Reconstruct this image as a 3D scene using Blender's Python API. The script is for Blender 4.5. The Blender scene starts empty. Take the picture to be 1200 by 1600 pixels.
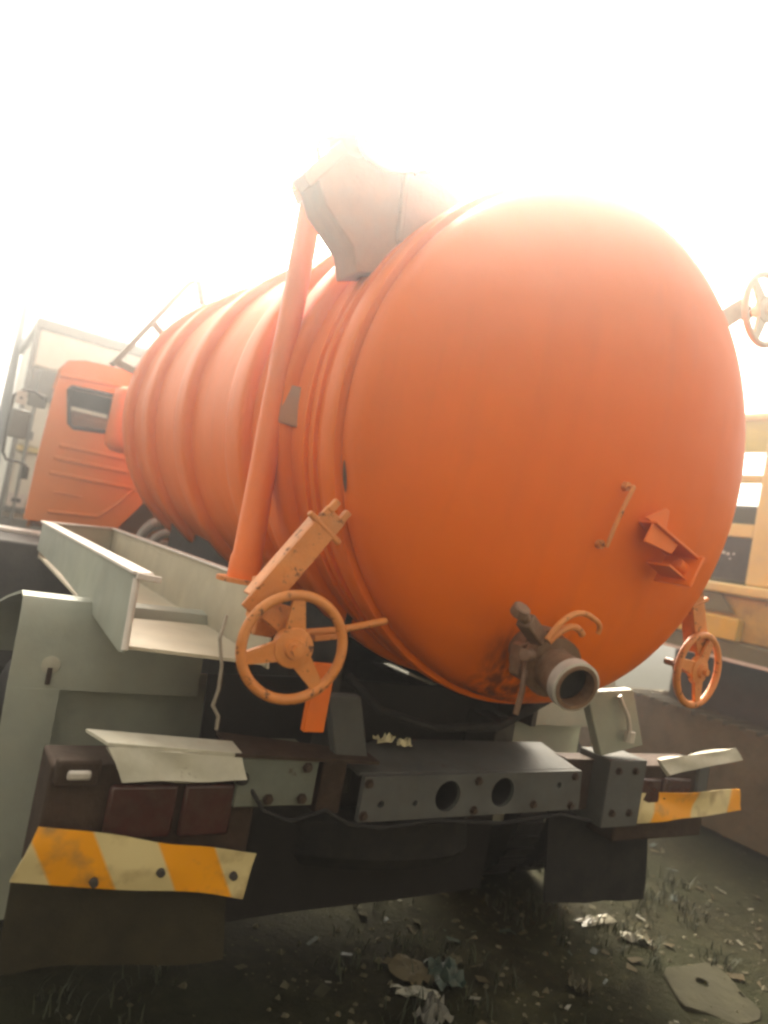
import bpy, bmesh, math, random
from mathutils import Vector, Matrix, Euler
from mathutils import noise as mnoise
rnd = random.Random(7)
S = bpy.context.scene
COL = S.collection
PI = math.pi

# ------------------------------------------------------------------ camera
CAM = Vector((-2.083, -2.125, 1.664)); YAW, PITCH, ROLL = 0.544, 0.045, 0.184
fw = Vector((math.sin(YAW)*math.cos(PITCH), math.cos(YAW)*math.cos(PITCH), math.sin(PITCH)))
rt = Vector((math.cos(YAW), -math.sin(YAW), 0)); up0 = rt.cross(fw)
cr = rt*math.cos(ROLL) + up0*math.sin(ROLL)
cu = up0*math.cos(ROLL) - rt*math.sin(ROLL)
cd = bpy.data.cameras.new('camera'); cam = bpy.data.objects.new('camera', cd); COL.objects.link(cam)
M = Matrix((cr, cu, -fw)).transposed().to_4x4(); M.translation = CAM
cam.matrix_world = M
cd.sensor_fit = 'VERTICAL'; cd.sensor_height = 36.0; cd.lens = 36.0*1146.8/1600
cd.clip_start = 0.05; cd.clip_end = 2000
cd.dof.use_dof = True; cd.dof.focus_distance = 2.9; cd.dof.aperture_fstop = 1.3
S.camera = cam
S.cycles.filter_width = 2.6

# ------------------------------------------------------------------ sky, sun, exposure
SUN_AZ, SUN_EL = math.radians(29), math.radians(40)      # azimuth measured from +Y (forward) towards +X
w = bpy.data.worlds.new('World'); S.world = w; w.use_nodes = True
nt = w.node_tree; nt.nodes.clear()
sky = nt.nodes.new('ShaderNodeTexSky'); sky.sky_type = 'NISHITA'; sky.sun_disc = False
sky.sun_elevation = SUN_EL; sky.sun_rotation = SUN_AZ; sky.dust_density = 4.0; sky.air_density = 1.0
hs = nt.nodes.new('ShaderNodeHueSaturation'); hs.inputs['Saturation'].default_value = 0.12; hs.inputs['Value'].default_value = 1.0
bg = nt.nodes.new('ShaderNodeBackground'); bg.inputs['Strength'].default_value = 0.10
wo = nt.nodes.new('ShaderNodeOutputWorld')
nt.links.new(sky.outputs[0], hs.inputs['Color']); nt.links.new(hs.outputs[0], bg.inputs[0]); nt.links.new(bg.outputs[0], wo.inputs[0])
sl = bpy.data.lights.new('sun', 'SUN'); sl.energy = 4.0; sl.angle = math.radians(40); sl.color = (1.0, 0.97, 0.94)
so = bpy.data.objects.new('sun', sl); COL.objects.link(so)
sd = Vector((math.sin(SUN_AZ)*math.cos(SUN_EL), math.cos(SUN_AZ)*math.cos(SUN_EL), math.sin(SUN_EL)))
so.rotation_euler = sd.to_track_quat('Z', 'Y').to_euler(); so.location = sd*30
vs = S.view_settings; vs.view_transform = 'Standard'; vs.look = 'None'; vs.gamma = 1.0; vs.use_curve_mapping = False
vs.exposure = 2.25
vs.use_white_balance = True; vs.white_balance_temperature = 7800; vs.white_balance_tint = 8
HAZE_DENSITY, HAZE_ANISO = 0.024, 0.88
S.cycles.max_bounces = 6; S.cycles.volume_bounces = 0; S.cycles.use_denoising = True

# ------------------------------------------------------------------ materials
MATS = {}
def mat(name, base, rough=0.5, var=0.12, scale=3.0, rust=0.0, rust_col=(0.12, 0.045, 0.018), rust_scale=9.0,
        dust=0.0, dust_col=(0.25, 0.22, 0.17), bump=0.1, bump_scale=40.0, metallic=0.0, spec=0.5, streak=0.0, warp=0.0, coat=0.0):
    m = bpy.data.materials.new(name); m.use_nodes = True; t = m.node_tree; N = t.nodes; L = t.links
    b = N['Principled BSDF']; b.inputs['Roughness'].default_value = rough; b.inputs['Metallic'].default_value = metallic
    b.inputs['Specular IOR Level'].default_value = spec; b.inputs['Coat Weight'].default_value = coat
    tc = N.new('ShaderNodeTexCoord')
    def noise(sc, det=5, vec=None, rough_=0.6):
        n = N.new('ShaderNodeTexNoise'); n.inputs['Scale'].default_value = sc; n.inputs['Detail'].default_value = det
        n.inputs['Roughness'].default_value = rough_
        L.new(vec or tc.outputs['Object'], n.inputs['Vector']); return n
    def ramp(src, a, bb):
        r = N.new('ShaderNodeMapRange'); r.inputs['From Min'].default_value = a; r.inputs['From Max'].default_value = bb
        L.new(src, r.inputs['Value']); return r.outputs[0]
    def mix(fac, a, c):
        x = N.new('ShaderNodeMix'); x.data_type = 'RGBA'
        L.new(fac, x.inputs[0])
        if isinstance(a, tuple): x.inputs[6].default_value = (*a, 1)
        else: L.new(a, x.inputs[6])
        if isinstance(c, tuple): x.inputs[7].default_value = (*c, 1)
        else: L.new(c, x.inputs[7])
        return x.outputs[2]
    n1 = noise(scale, 6)
    dark = tuple(c*(1-var) for c in base); lite = tuple(min(0.95, c*(1+var)) for c in base)
    colr = mix(ramp(n1.outputs[0], 0.3, 0.7), dark, lite)
    rr = rough
    if streak > 0:
        mp = N.new('ShaderNodeMapping'); mp.inputs['Scale'].default_value = (9, 9, 0.7); L.new(tc.outputs['Object'], mp.inputs[0])
        n = noise(1.0, 5, mp.outputs[0]); f = N.new('ShaderNodeMath'); f.operation = 'MULTIPLY'; f.inputs[1].default_value = streak
        L.new(ramp(n.outputs[0], 0.5, 0.78), f.inputs[0]); colr = mix(f.outputs[0], colr, tuple(c*0.35+0.02 for c in base))
    if dust > 0:
        n = noise(scale*2.3, 7); f = N.new('ShaderNodeMath'); f.operation = 'MULTIPLY'; f.inputs[1].default_value = dust
        L.new(ramp(n.outputs[0], 0.42, 0.75), f.inputs[0]); colr = mix(f.outputs[0], colr, dust_col)
    if rust > 0:
        n = noise(rust_scale, 8, None, 0.7); lo = 0.74-0.34*rust
        f = ramp(n.outputs[0], lo, lo+0.06); colr = mix(f, colr, rust_col)
        rm = N.new('ShaderNodeMapRange'); rm.inputs['To Min'].default_value = rough; rm.inputs['To Max'].default_value = 0.9
        L.new(f, rm.inputs['Value']); L.new(rm.outputs[0], b.inputs['Roughness'])
    L.new(colr, b.inputs['Base Color'])
    nb = noise(bump_scale, 6); bp = N.new('ShaderNodeBump'); bp.inputs['Strength'].default_value = bump; bp.inputs['Distance'].default_value = 0.01
    L.new(nb.outputs[0], bp.inputs['Height']); last = bp
    if warp > 0:
        nw = noise(2.3, 2); b2 = N.new('ShaderNodeBump'); b2.inputs['Strength'].default_value = warp; b2.inputs['Distance'].default_value = 0.06
        L.new(nw.outputs[0], b2.inputs['Height']); L.new(bp.outputs[0], b2.inputs['Normal']); last = b2
    L.new(last.outputs[0], b.inputs['Normal'])
    MATS[name] = m; return m

ORANGE = (0.80, 0.145, 0.001)
M_tank = mat('tank_paint', ORANGE, 0.48, 0.07, 1.6, spec=0.12, rust=0.02, rust_scale=14, bump=0.06, bump_scale=60, warp=0.3, streak=0.16, dust=0.12, dust_col=(0.62, 0.15, 0.01))
M_orange = mat('orange_paint', ORANGE, 0.5, 0.10, 4, rust=0.10, rust_scale=22, bump=0.12, dust=0.15, dust_col=(0.45, 0.22, 0.10))
M_hazepale = mat('haze_pale_paint', (0.55, 0.46, 0.36), 0.6, 0.15, 8, rust=0.15, rust_scale=26, bump=0.2)  # pale colour carries the haze veil over the upper right clamp
M_dirtshade = mat('dirty_shaded_orange', (0.34, 0.13, 0.055), 0.6, 0.2, 5, rust=0.2, rust_scale=12, dust=0.4, dust_col=(0.22, 0.15, 0.10), bump=0.3)  # dirty orange, darkened to hold the backlit gusset's shade in the colour
M_clamp = mat('worn_orange_paint', (0.62, 0.20, 0.04), 0.5, 0.15, 8, rust=0.48, rust_scale=26, bump=0.25, dust=0.3, dust_col=(0.50, 0.28, 0.13))
M_cab = mat('cab_paint', (0.62, 0.20, 0.035), 0.36, 0.06, 2, rust=0.02, dust=0.2, dust_col=(0.5, 0.2, 0.08), bump=0.04, warp=0.1)
M_grey = mat('grey_green_paint', (0.27, 0.285, 0.23), 0.5, 0.14, 4, rust=0.12, rust_col=(0.07, 0.04, 0.025), rust_scale=7, dust=0.3, dust_col=(0.33, 0.30, 0.21), bump=0.12, warp=0.35)
M_tray = mat('tray_paint', (0.46, 0.41, 0.30), 0.5, 0.12, 4, rust=0.06, rust_scale=9, dust=0.35, dust_col=(0.36, 0.30, 0.21), bump=0.1, warp=0.35)
M_edge = mat('bare_white_edge', (0.62, 0.56, 0.50), 0.45, 0.12, 10, rust=0.10, rust_scale=18, bump=0.1)
M_steel = mat('dark_steel', (0.055, 0.05, 0.046), 0.6, 0.25, 6, rust=0.25, rust_col=(0.06, 0.03, 0.018), rust_scale=8, dust=0.25, dust_col=(0.10, 0.085, 0.06), bump=0.3, spec=0.12)
M_beam = mat('blue_grey_paint', (0.085, 0.086, 0.08), 0.8, 0.2, 5, spec=0.15, rust=0.3, rust_col=(0.075, 0.04, 0.022), rust_scale=6, dust=0.35, dust_col=(0.085, 0.07, 0.05), bump=0.2)
M_white = mat('dirty_white_paint', (0.46, 0.44, 0.35), 0.55, 0.14, 7, rust=0.24, rust_col=(0.14, 0.09, 0.05), rust_scale=13, dust=0.35, dust_col=(0.32, 0.27, 0.17), bump=0.2)
M_rubber = mat('black_rubber', (0.022, 0.021, 0.021), 0.8, 0.3, 6, dust=0.5, dust_col=(0.05, 0.045, 0.035), bump=0.4, bump_scale=25, spec=0.12)
M_flap = mat('mud_rubber', (0.030, 0.025, 0.015), 0.8, 0.25, 4, dust=0.5, dust_col=(0.05, 0.042, 0.023), bump=0.3, bump_scale=18, spec=0.12)
M_brownbox = mat('rusty_brown', (0.042, 0.026, 0.018), 0.8, 0.3, 7, rust=0.3, rust_col=(0.05, 0.025, 0.015), dust=0.4, dust_col=(0.07, 0.052, 0.034), bump=0.4, spec=0.12)
M_valve = mat('valve_iron', (0.15, 0.075, 0.04), 0.55, 0.3, 12, rust=0.3, rust_col=(0.06, 0.032, 0.02), dust=0.4, dust_col=(0.26, 0.18, 0.11), bump=0.4)
M_endbox = mat('faded_green_grey', (0.115, 0.125, 0.10), 0.75, 0.2, 5, spec=0.15, rust=0.28, rust_col=(0.06, 0.035, 0.02), rust_scale=7, dust=0.4, dust_col=(0.14, 0.12, 0.08), bump=0.25)
M_railp = mat('weathered_rail', (0.30, 0.27, 0.22), 0.7, 0.2, 6, rust=0.2, dust=0.3, bump=0.2)
M_pipe = mat('dusty_pipe_grey', (0.34, 0.33, 0.29), 0.6, 0.25, 9, rust=0.3, dust=0.3, bump=0.3)
M_alu = mat('worn_aluminium', (0.5, 0.46, 0.40), 0.4, 0.15, 14, rust=0.1, bump=0.2, metallic=0.3)
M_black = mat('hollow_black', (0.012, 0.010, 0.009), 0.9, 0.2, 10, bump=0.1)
M_red = mat('red_lens', (0.05, 0.014, 0.011), 0.25, 0.2, 8, dust=0.8, dust_col=(0.06, 0.04, 0.028), bump=0.1)
M_clear = mat('clear_lens', (0.75, 0.74, 0.68), 0.12, 0.1, 20, bump=0.2, spec=0.9)
M_glass = mat('tinted_glass', (0.10, 0.105, 0.105), 0.08, 0.1, 2, bump=0.0, spec=0.7)
M_cream = mat('cream_panel', (0.72, 0.69, 0.58), 0.5, 0.06, 2, rust=0.05, dust=0.25, dust_col=(0.45, 0.40, 0.30), bump=0.06, streak=0.15)
M_rail = mat('grey_rail', (0.16, 0.165, 0.15), 0.55, 0.15, 5, rust=0.08, dust=0.25, bump=0.1)
M_yel = mat('yellow_paint', (0.60, 0.38, 0.035), 0.5, 0.12, 3, rust=0.10, dust=0.45, dust_col=(0.38, 0.30, 0.15), bump=0.12)
M_yelc = mat('faded_yellow_paint', (0.62, 0.49, 0.18), 0.5, 0.1, 3, rust=0.06, dust=0.45, dust_col=(0.5, 0.42, 0.27), bump=0.12)
M_mud = mat('dried_mud', (0.11, 0.088, 0.05), 0.9, 0.3, 5, rust=0.2, rust_col=(0.04, 0.03, 0.02), dust=0.5, dust_col=(0.16, 0.13, 0.08), bump=0.8, bump_scale=16, spec=0.12)
M_ymud = mat('muddy_yellow_paint', (0.42, 0.29, 0.06), 0.6, 0.2, 4, rust=0.3, rust_col=(0.06, 0.04, 0.02), dust=0.5, dust_col=(0.12, 0.09, 0.05), bump=0.3)
M_dgreen = mat('dull_green_paint', (0.12, 0.11, 0.045), 0.7, 0.2, 4, rust=0.2, dust=0.4, dust_col=(0.14, 0.11, 0.06), bump=0.2)
M_scrapw = mat('dirty_white_plastic', (0.26, 0.25, 0.19), 0.4, 0.2, 9, dust=0.5, dust_col=(0.22, 0.19, 0.12), bump=0.3)
M_scrapb = mat('brown_card', (0.10, 0.08, 0.045), 0.8, 0.2, 9, dust=0.5, dust_col=(0.12, 0.10, 0.06), bump=0.3, spec=0.12)
M_scrapy = mat('pale_yellow_paper', (0.62, 0.56, 0.34), 0.7, 0.15, 20, bump=0.2)
M_stone = mat('pale_stone', (0.075, 0.069, 0.043), 0.9, 0.25, 9, dust=0.4, dust_col=(0.12, 0.10, 0.065), bump=0.6, spec=0.12)
M_slab = mat('muddy_slab', (0.034, 0.031, 0.017), 0.9, 0.3, 6, dust=0.8, dust_col=(0.022, 0.02, 0.010), bump=0.8, bump_scale=14, spec=0.12)
M_bag = mat('muddy_bag', (0.12, 0.115, 0.09), 0.6, 0.3, 9, dust=0.6, dust_col=(0.04, 0.035, 0.02), bump=0.3)
M_scrapg = mat('green_plastic', (0.02, 0.045, 0.032), 0.6, 0.2, 9, dust=0.6, dust_col=(0.09, 0.08, 0.05), bump=0.3)
M_cord = mat('dirty_cord', (0.24, 0.20, 0.15), 0.9, 0.2, 40, bump=0.3)
M_pole = mat('pole_paint', (0.22, 0.24, 0.25), 0.5, 0.1, 3, rust=0.05, bump=0.05)
M_leaf = mat('weed_green', (0.022, 0.028, 0.009), 0.7, 0.35, 12, bump=0.1)

def with_stain(src, name, cx, cz, wd):
    m = src.copy(); m.name = name; t = m.node_tree; N = t.nodes; L = t.links; b = N['Principled BSDF']
    old = b.inputs['Base Color'].links[0].from_socket
    tc = N.new('ShaderNodeTexCoord'); sp = N.new('ShaderNodeSeparateXYZ'); L.new(tc.outputs['Object'], sp.inputs[0])
    def mp(src_, a, c, d0=0.0, d1=1.0):
        r = N.new('ShaderNodeMapRange'); r.inputs['From Min'].default_value = a; r.inputs['From Max'].default_value = c; r.inputs['To Min'].default_value = d0; r.inputs['To Max'].default_value = d1
        L.new(src_, r.inputs['Value']); return r.outputs[0]
    def ma(op, a, c):
        q = N.new('ShaderNodeMath'); q.operation = op
        for i, v in enumerate((a, c)):
            if isinstance(v, (int, float)): q.inputs[i].default_value = v
            else: L.new(v, q.inputs[i])
        return q.outputs[0]
    ax_ = ma('ABSOLUTE', ma('SUBTRACT', sp.outputs[0], cx), 0)
    side = mp(ax_, wd*0.35, wd, 1, 0); low = mp(sp.outputs[2], cz+0.05, cz-0.10, 0, 1)
    mpn = N.new('ShaderNodeMapping'); mpn.inputs['Scale'].default_value = (26, 26, 3.5); L.new(tc.outputs['Object'], mpn.inputs[0])
    n = N.new('ShaderNodeTexNoise'); n.inputs['Scale'].default_value = 1; n.inputs['Detail'].default_value = 6; L.new(mpn.outputs[0], n.inputs[0])
    f = ma('MULTIPLY', ma('MULTIPLY', side, low), mp(n.outputs[0], 0.40, 0.62, 0, 0.8))
    n2 = N.new('ShaderNodeTexNoise'); n2.inputs['Scale'].default_value = 1.1; n2.inputs['Detail'].default_value = 4; L.new(tc.outputs['Object'], n2.inputs[0])
    x2 = N.new('ShaderNodeMix'); x2.data_type = 'RGBA'; L.new(mp(n2.outputs[0], 0.4, 0.65, 0, 0.6), x2.inputs[0]); L.new(old, x2.inputs[6]); x2.inputs[7].default_value = (0.74, 0.122, 0.002, 1)
    x = N.new('ShaderNodeMix'); x.data_type = 'RGBA'; L.new(f, x.inputs[0]); L.new(x2.outputs[2], x.inputs[6]); x.inputs[7].default_value = (0.075, 0.032, 0.014, 1)
    L.new(x.outputs[2], b.inputs['Base Color']); return m
M_door = with_stain(M_tank, 'door_paint', -0.18, -0.66, 0.20)
# striped reflective sheet (flat print): slanted white / orange bands along X
def stripe_mat(name, x0, period, slope, phase):
    m = bpy.data.materials.new(name); m.use_nodes = True; t = m.node_tree; N = t.nodes; L = t.links; b = N['Principled BSDF']
    tc = N.new('ShaderNodeTexCoord'); sp = N.new('ShaderNodeSeparateXYZ'); L.new(tc.outputs['Object'], sp.inputs[0])
    def ma(op, a, c):
        q = N.new('ShaderNodeMath'); q.operation = op
        for i, v in enumerate((a, c)):
            if isinstance(v, (int, float)): q.inputs[i].default_value = v
            else: L.new(v, q.inputs[i])
        return q.outputs[0]
    u = ma('ADD', sp.outputs[0], ma('MULTIPLY', sp.outputs[2], slope))
    u = ma('FRACT', ma('ADD', ma('DIVIDE', ma('SUBTRACT', u, x0), period), phase), 0)
    tri = ma('ABSOLUTE', ma('SUBTRACT', u, 0.5), 0)
    mr = N.new('ShaderNodeMapRange'); mr.inputs['From Min'].default_value = 0.235; mr.inputs['From Max'].default_value = 0.265; L.new(tri, mr.inputs[0])
    mx = N.new('ShaderNodeMix'); mx.data_type = 'RGBA'; mx.inputs[6].default_value = (0.80, 0.32, 0.015, 1); mx.inputs[7].default_value = (0.60, 0.49, 0.25, 1)
    L.new(mr.outputs[0], mx.inputs[0])
    n = N.new('ShaderNodeTexNoise'); n.inputs['Scale'].default_value = 11; n.inputs['Detail'].default_value = 8; L.new(tc.outputs['Object'], n.inputs[0])
    m2 = N.new('ShaderNodeMapRange'); m2.inputs['From Min'].default_value = 0.50; m2.inputs['From Max'].default_value = 0.72; m2.inputs['To Max'].default_value = 0.75; L.new(n.outputs[0], m2.inputs[0])
    mz = N.new('ShaderNodeMix'); mz.data_type = 'RGBA'; mz.inputs[7].default_value = (0.26, 0.17, 0.07, 1)
    L.new(m2.outputs[0], mz.inputs[0]); L.new(mx.outputs[2], mz.inputs[6]); L.new(mz.outputs[2], b.inputs['Base Color'])
    b.inputs['Roughness'].default_value = 0.35
    return m
M_stripeL = stripe_mat('striped_sheet', -1.66, 0.36, 0.55, 0.30)
M_stripeR = stripe_mat('striped_sheet_faded', 1.01, 0.60, -0.30, 0.28)

# ------------------------------------------------------------------ mesh helpers
def new_bm(): return bmesh.new()
def frame_of(d, hint=Vector((0, 0, 1))):
    d = Vector(d).normalized()
    if abs(d.dot(hint)) > 0.97: hint = Vector((1, 0, 0))
    x = hint.cross(d).normalized(); y = d.cross(x)
    return x, y, d
def add_poly_prism(bm, pts, ext):
    """closed polygon pts pushed along ext"""
    ext = Vector(ext); a = [bm.verts.new(Vector(p)) for p in pts]; b = [bm.verts.new(Vector(p)+ext) for p in pts]
    n = len(pts); fs = [bm.faces.new(a), bm.faces.new(list(reversed(b)))]
    for i in range(n): fs.append(bm.faces.new((a[i], b[i], b[(i+1) % n], a[(i+1) % n])))
    return fs
def add_box(bm, x0, x1, y0, y1, z0, z1):
    return add_poly_prism(bm, [(x0, y0, z0), (x1, y0, z0), (x1, y0, z1), (x0, y0, z1)], (0, y1-y0, 0))
def add_bar(bm, p, q, wd, ht, hint=Vector((0, 0, 1))):
    p, q = Vector(p), Vector(q); x, y, d = frame_of(q-p, Vector(hint))
    c = [p+x*sx*wd/2+y*sy*ht/2 for sx, sy in ((-1, -1), (1, -1), (1, 1), (-1, 1))]
    add_poly_prism(bm, c, q-p)
def add_tube(bm, pts, r, seg=14, cap=True, radii=None):
    pts = [Vector(p) for p in pts]; rings = []; prevx = None
    for i, p in enumerate(pts):
        t = (pts[min(i+1, len(pts)-1)]-pts[max(i-1, 0)]).normalized()
        if prevx is None: x, y, _ = frame_of(t)
        else:
            x = (prevx-t*prevx.dot(t)).normalized(); y = t.cross(x)
        prevx = x; rr = radii[i] if radii else r
        rings.append([bm.verts.new(p+(x*math.cos(a)+y*math.sin(a))*rr) for a in [2*PI*k/seg for k in range(seg)]])
    for a, b in zip(rings, rings[1:]):
        for k in range(seg): bm.faces.new((a[k], a[(k+1) % seg], b[(k+1) % seg], b[k]))
    if cap:
        bm.faces.new(list(reversed(rings[0]))); bm.faces.new(rings[-1])
def add_lathe(bm, prof, origin, axis, seg=48, closed=False, hint=Vector((0, 0, 1))):
    """prof: (r, h) pairs, revolved about axis"""
    x, y, d = frame_of(axis, hint); o = Vector(origin); rings = []
    for r, h in prof:
        if r < 1e-6: rings.append([bm.verts.new(o+d*h)])
        else: rings.append([bm.verts.new(o+d*h+(x*math.cos(a)+y*math.sin(a))*r) for a in [2*PI*k/seg for k in range(seg)]])
    pairs = list(zip(rings, rings[1:]))
    if closed: pairs.append((rings[-1], rings[0]))
    for a, b in pairs:
        for k in range(seg):
            k2 = (k+1) % seg
            if len(a) == 1 and len(b) == 1: continue
            if len(a) == 1: bm.faces.new((a[0], b[k2], b[k]))
            elif len(b) == 1: bm.faces.new((a[k], a[k2], b[0]))
            else: bm.faces.new((a[k], a[k2], b[k2], b[k]))
def add_torus(bm, c, axis, R, r, seg=48, sub=14, wob=0.0):
    prof = [(R+r*math.cos(t), r*math.sin(t)) for t in [2*PI*k/sub for k in range(sub)]]
    add_lathe(bm, prof, c, axis, seg, closed=True)
def add_sheet(bm, grid, th):
    """grid[i][j] of points -> thin sheet with thickness th along the local normal (approx)"""
    ni, nj = len(grid), len(grid[0]); P = [[Vector(p) for p in row] for row in grid]
    def nrm(i, j):
        a = P[min(i+1, ni-1)][j]-P[max(i-1, 0)][j]; b = P[i][min(j+1, nj-1)]-P[i][max(j-1, 0)]
        return a.cross(b).normalized()
    A = [[bm.verts.new(P[i][j]) for j in range(nj)] for i in range(ni)]
    B = [[bm.verts.new(P[i][j]+nrm(i, j)*th) for j in range(nj)] for i in range(ni)]
    for i in range(ni-1):
        for j in range(nj-1):
            bm.faces.new((A[i][j], A[i+1][j], A[i+1][j+1], A[i][j+1])); bm.faces.new((B[i][j], B[i][j+1], B[i+1][j+1], B[i+1][j]))
    for i in range(ni-1):
        bm.faces.new((A[i][0], B[i][0], B[i+1][0], A[i+1][0])); bm.faces.new((A[i+1][nj-1], B[i+1][nj-1], B[i][nj-1], A[i][nj-1]))
    for j in range(nj-1):
        bm.faces.new((A[0][j+1], B[0][j+1], B[0][j], A[0][j])); bm.faces.new((A[ni-1][j], B[ni-1][j], B[ni-1][j+1], A[ni-1][j+1]))
def bez(p0, p1, p2, n=10):
    p0, p1, p2 = Vector(p0), Vector(p1), Vector(p2)
    return [p0*(1-t)**2+p1*2*t*(1-t)+p2*t*t for t in [k/n for k in range(n+1)]]
def obj(name, bm, m, parent=None, bevel=0.0, smooth=0.6, label=None, loc=None, rot=None):
    bmesh.ops.recalc_face_normals(bm, faces=bm.faces[:])
    me = bpy.data.meshes.new(name); bm.to_mesh(me); bm.free()
    for mm in (m if isinstance(m, (list, tuple)) else [m]): me.materials.append(mm)
    me.shade_smooth(); me.set_sharp_from_angle(angle=smooth)
    o = bpy.data.objects.new(name, me); COL.objects.link(o)
    if parent: o.parent = parent
    if loc is not None: o.location = loc
    if rot is not None: o.rotation_euler = rot
    if bevel > 0:
        b = o.modifiers.new('bevel', 'BEVEL'); b.width = bevel; b.segments = 2; b.limit_method = 'ANGLE'; b.angle_limit = 0.7
    if label: o['label'] = label
    return o
def dup(o, parent=None, loc=None, rot=None, m=None, scale=None):
    c = o.copy(); COL.objects.link(c); c.parent = parent
    if loc is not None: c.location = loc
    if rot is not None: c.rotation_euler = rot
    if scale is not None: c.scale = scale
    return c
def empty(name, loc, label, cat, group=None):
    e = bpy.data.objects.new(name, None); COL.objects.link(e); e.location = loc; e.empty_display_size = 0.2
    e['label'] = label; e['category'] = cat
    if group: e['group'] = group
    return e
def tag(o, label, cat, group=None, kind=None):
    if label: o['label'] = label
    if cat: o['category'] = cat
    if group: o['group'] = group
    if kind: o['kind'] = kind
    return o

GZ = -0.25
# ------------------------------------------------------------------ ground
def gh(x, y):
    return GZ + 0.05*mnoise.noise(Vector((x*0.5, y*0.5, 1.3))) + 0.02*mnoise.noise(Vector((x*2.1, y*2.1, 5)))
def ground():
    bm = new_bm(); xs = []; v = -90.0
    def axis(c):
        a = [c-180, c-120, c-80, c-50, c-32, c-20, c-13]
        k = -9.0
        while k <= 9.01: a.append(c+k); k += 0.14
        return a+[c+13, c+20, c+32, c+50, c+80, c+120, c+180]
    X = axis(1.0); Y = axis(2.0)
    V = [[bm.verts.new((x, y, gh(x, y))) for y in Y] for x in X]
    for i in range(len(X)-1):
        for j in range(len(Y)-1): bm.faces.new((V[i][j], V[i+1][j], V[i+1][j+1], V[i][j+1]))
    m = bpy.data.materials.new('dirt'); m.use_nodes = True; t = m.node_tree; N = t.nodes; L = t.links; b = N['Principled BSDF']
    tc = N.new('ShaderNodeTexCoord')
    def nz(s, d, r=0.65):
        n = N.new('ShaderNodeTexNoise'); n.inputs['Scale'].default_value = s; n.inputs['Detail'].default_value = d; n.inputs['Roughness'].default_value = r
        L.new(tc.outputs['Object'], n.inputs[0]); return n.outputs[0]
    def rp(src, stops):
        r = N.new('ShaderNodeValToRGB'); e = r.color_ramp.elements
        e[0].position, e[0].color = stops[0][0], (*stops[0][1], 1); e[1].position, e[1].color = stops[-1][0], (*stops[-1][1], 1)
        for ps, c in stops[1:-1]:
            q = e.new(ps); q.color = (*c, 1)
        L.new(src, r.inputs[0]); return r.outputs[0]
    c1 = rp(nz(1.7, 8), [(0.3, (0.010, 0.0095, 0.0035)), (0.5, (0.020, 0.0185, 0.0075)), (0.72, (0.042, 0.038, 0.018))])
    c2 = rp(nz(14, 8), [(0.35, (0.009, 0.008, 0.0035)), (0.55, (0.026, 0.023, 0.011)), (0.75, (0.075, 0.068, 0.036))])
    c3 = rp(nz(0.9, 6), [(0.42, (0, 0, 0)), (0.62, (1, 1, 1))])
    mx = N.new('ShaderNodeMix'); mx.data_type = 'RGBA'; mx.inputs[0].default_value = 0.5; L.new(c1, mx.inputs[6]); L.new(c2, mx.inputs[7])
    mg = N.new('ShaderNodeMix'); mg.data_type = 'RGBA'; mg.inputs[7].default_value = (0.018, 0.022, 0.008, 1)
    gm = N.new('ShaderNodeMath'); gm.operation = 'MULTIPLY'; gm.inputs[1].default_value = 0.6; L.new(c3, gm.inputs[0])
    L.new(gm.outputs[0], mg.inputs[0]); L.new(mx.outputs[2], mg.inputs[6]); L.new(mg.outputs[2], b.inputs['Base Color'])
    b.inputs['Roughness'].default_value = 0.95; b.inputs['Specular IOR Level'].default_value = 0.08
    bp = N.new('ShaderNodeBump'); bp.inputs['Strength'].default_value = 0.9; bp.inputs['Distance'].default_value = 0.03
    L.new(nz(22, 9, 0.7), bp.inputs['Height']); L.new(bp.outputs[0], b.inputs['Normal'])
    o = obj('ground', bm, m, smooth=3.0); o['kind'] = 'structure'
ground()

# added unseen wall behind the photographer: keeps low sky light off the tail of the truck
M_wall = mat('shade_wall_plaster', (0.16, 0.145, 0.115), 0.85, 0.2, 1.5, dust=0.4, dust_col=(0.10, 0.085, 0.06), bump=0.3)
WO = Vector((-1.0, -6.5, GZ))
yw = empty('added_shade_wall', WO, 'added unseen wall behind the photographer that blocks low sky light', 'wall')
bm = new_bm(); add_box(bm, -14, 14, -0.15, 0.15, -0.3, 4.6); obj('shade_wall_body', bm, M_wall, yw)
bm = new_bm(); add_box(bm, -14.05, 14.05, -0.2, 0.2, 4.602, 4.72); obj('shade_wall_coping', bm, M_wall, yw, bevel=0.02)
for k in range(8):
    bm = new_bm(); add_box(bm, -13.8+k*3.9, -13.45+k*3.9, 0.152, 0.3, -0.3, 4.6); obj('shade_wall_pier', bm, M_wall, yw, bevel=0.01)

# ================================================================== the tanker truck
truck = empty('tanker_truck', (0, 1.6, GZ), 'orange vacuum tanker truck with ribbed tank and domed rear door', 'truck')
TB = Vector((0, 1.6, GZ))
def part(name, bm, m, parent=None, **k):
    """part given in world coordinates, hung under the truck (or under one of its parts placed at the truck's origin)"""
    o = obj(name, bm, m, parent or truck, **k)
    if parent is None or parent is truck: o.location = -TB
    return o
TAU = 0.064; TO = Vector((0, 0, 2.15)); TL = 3.638; DD = 0.325
def tank_obj(name, bm, m, **k):
    o = obj(name, bm, m, truck, **k); o.location = TO-TB; o.rotation_euler = (TAU, 0, 0); return o
YAX = Vector((0, 1, 0))
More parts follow.
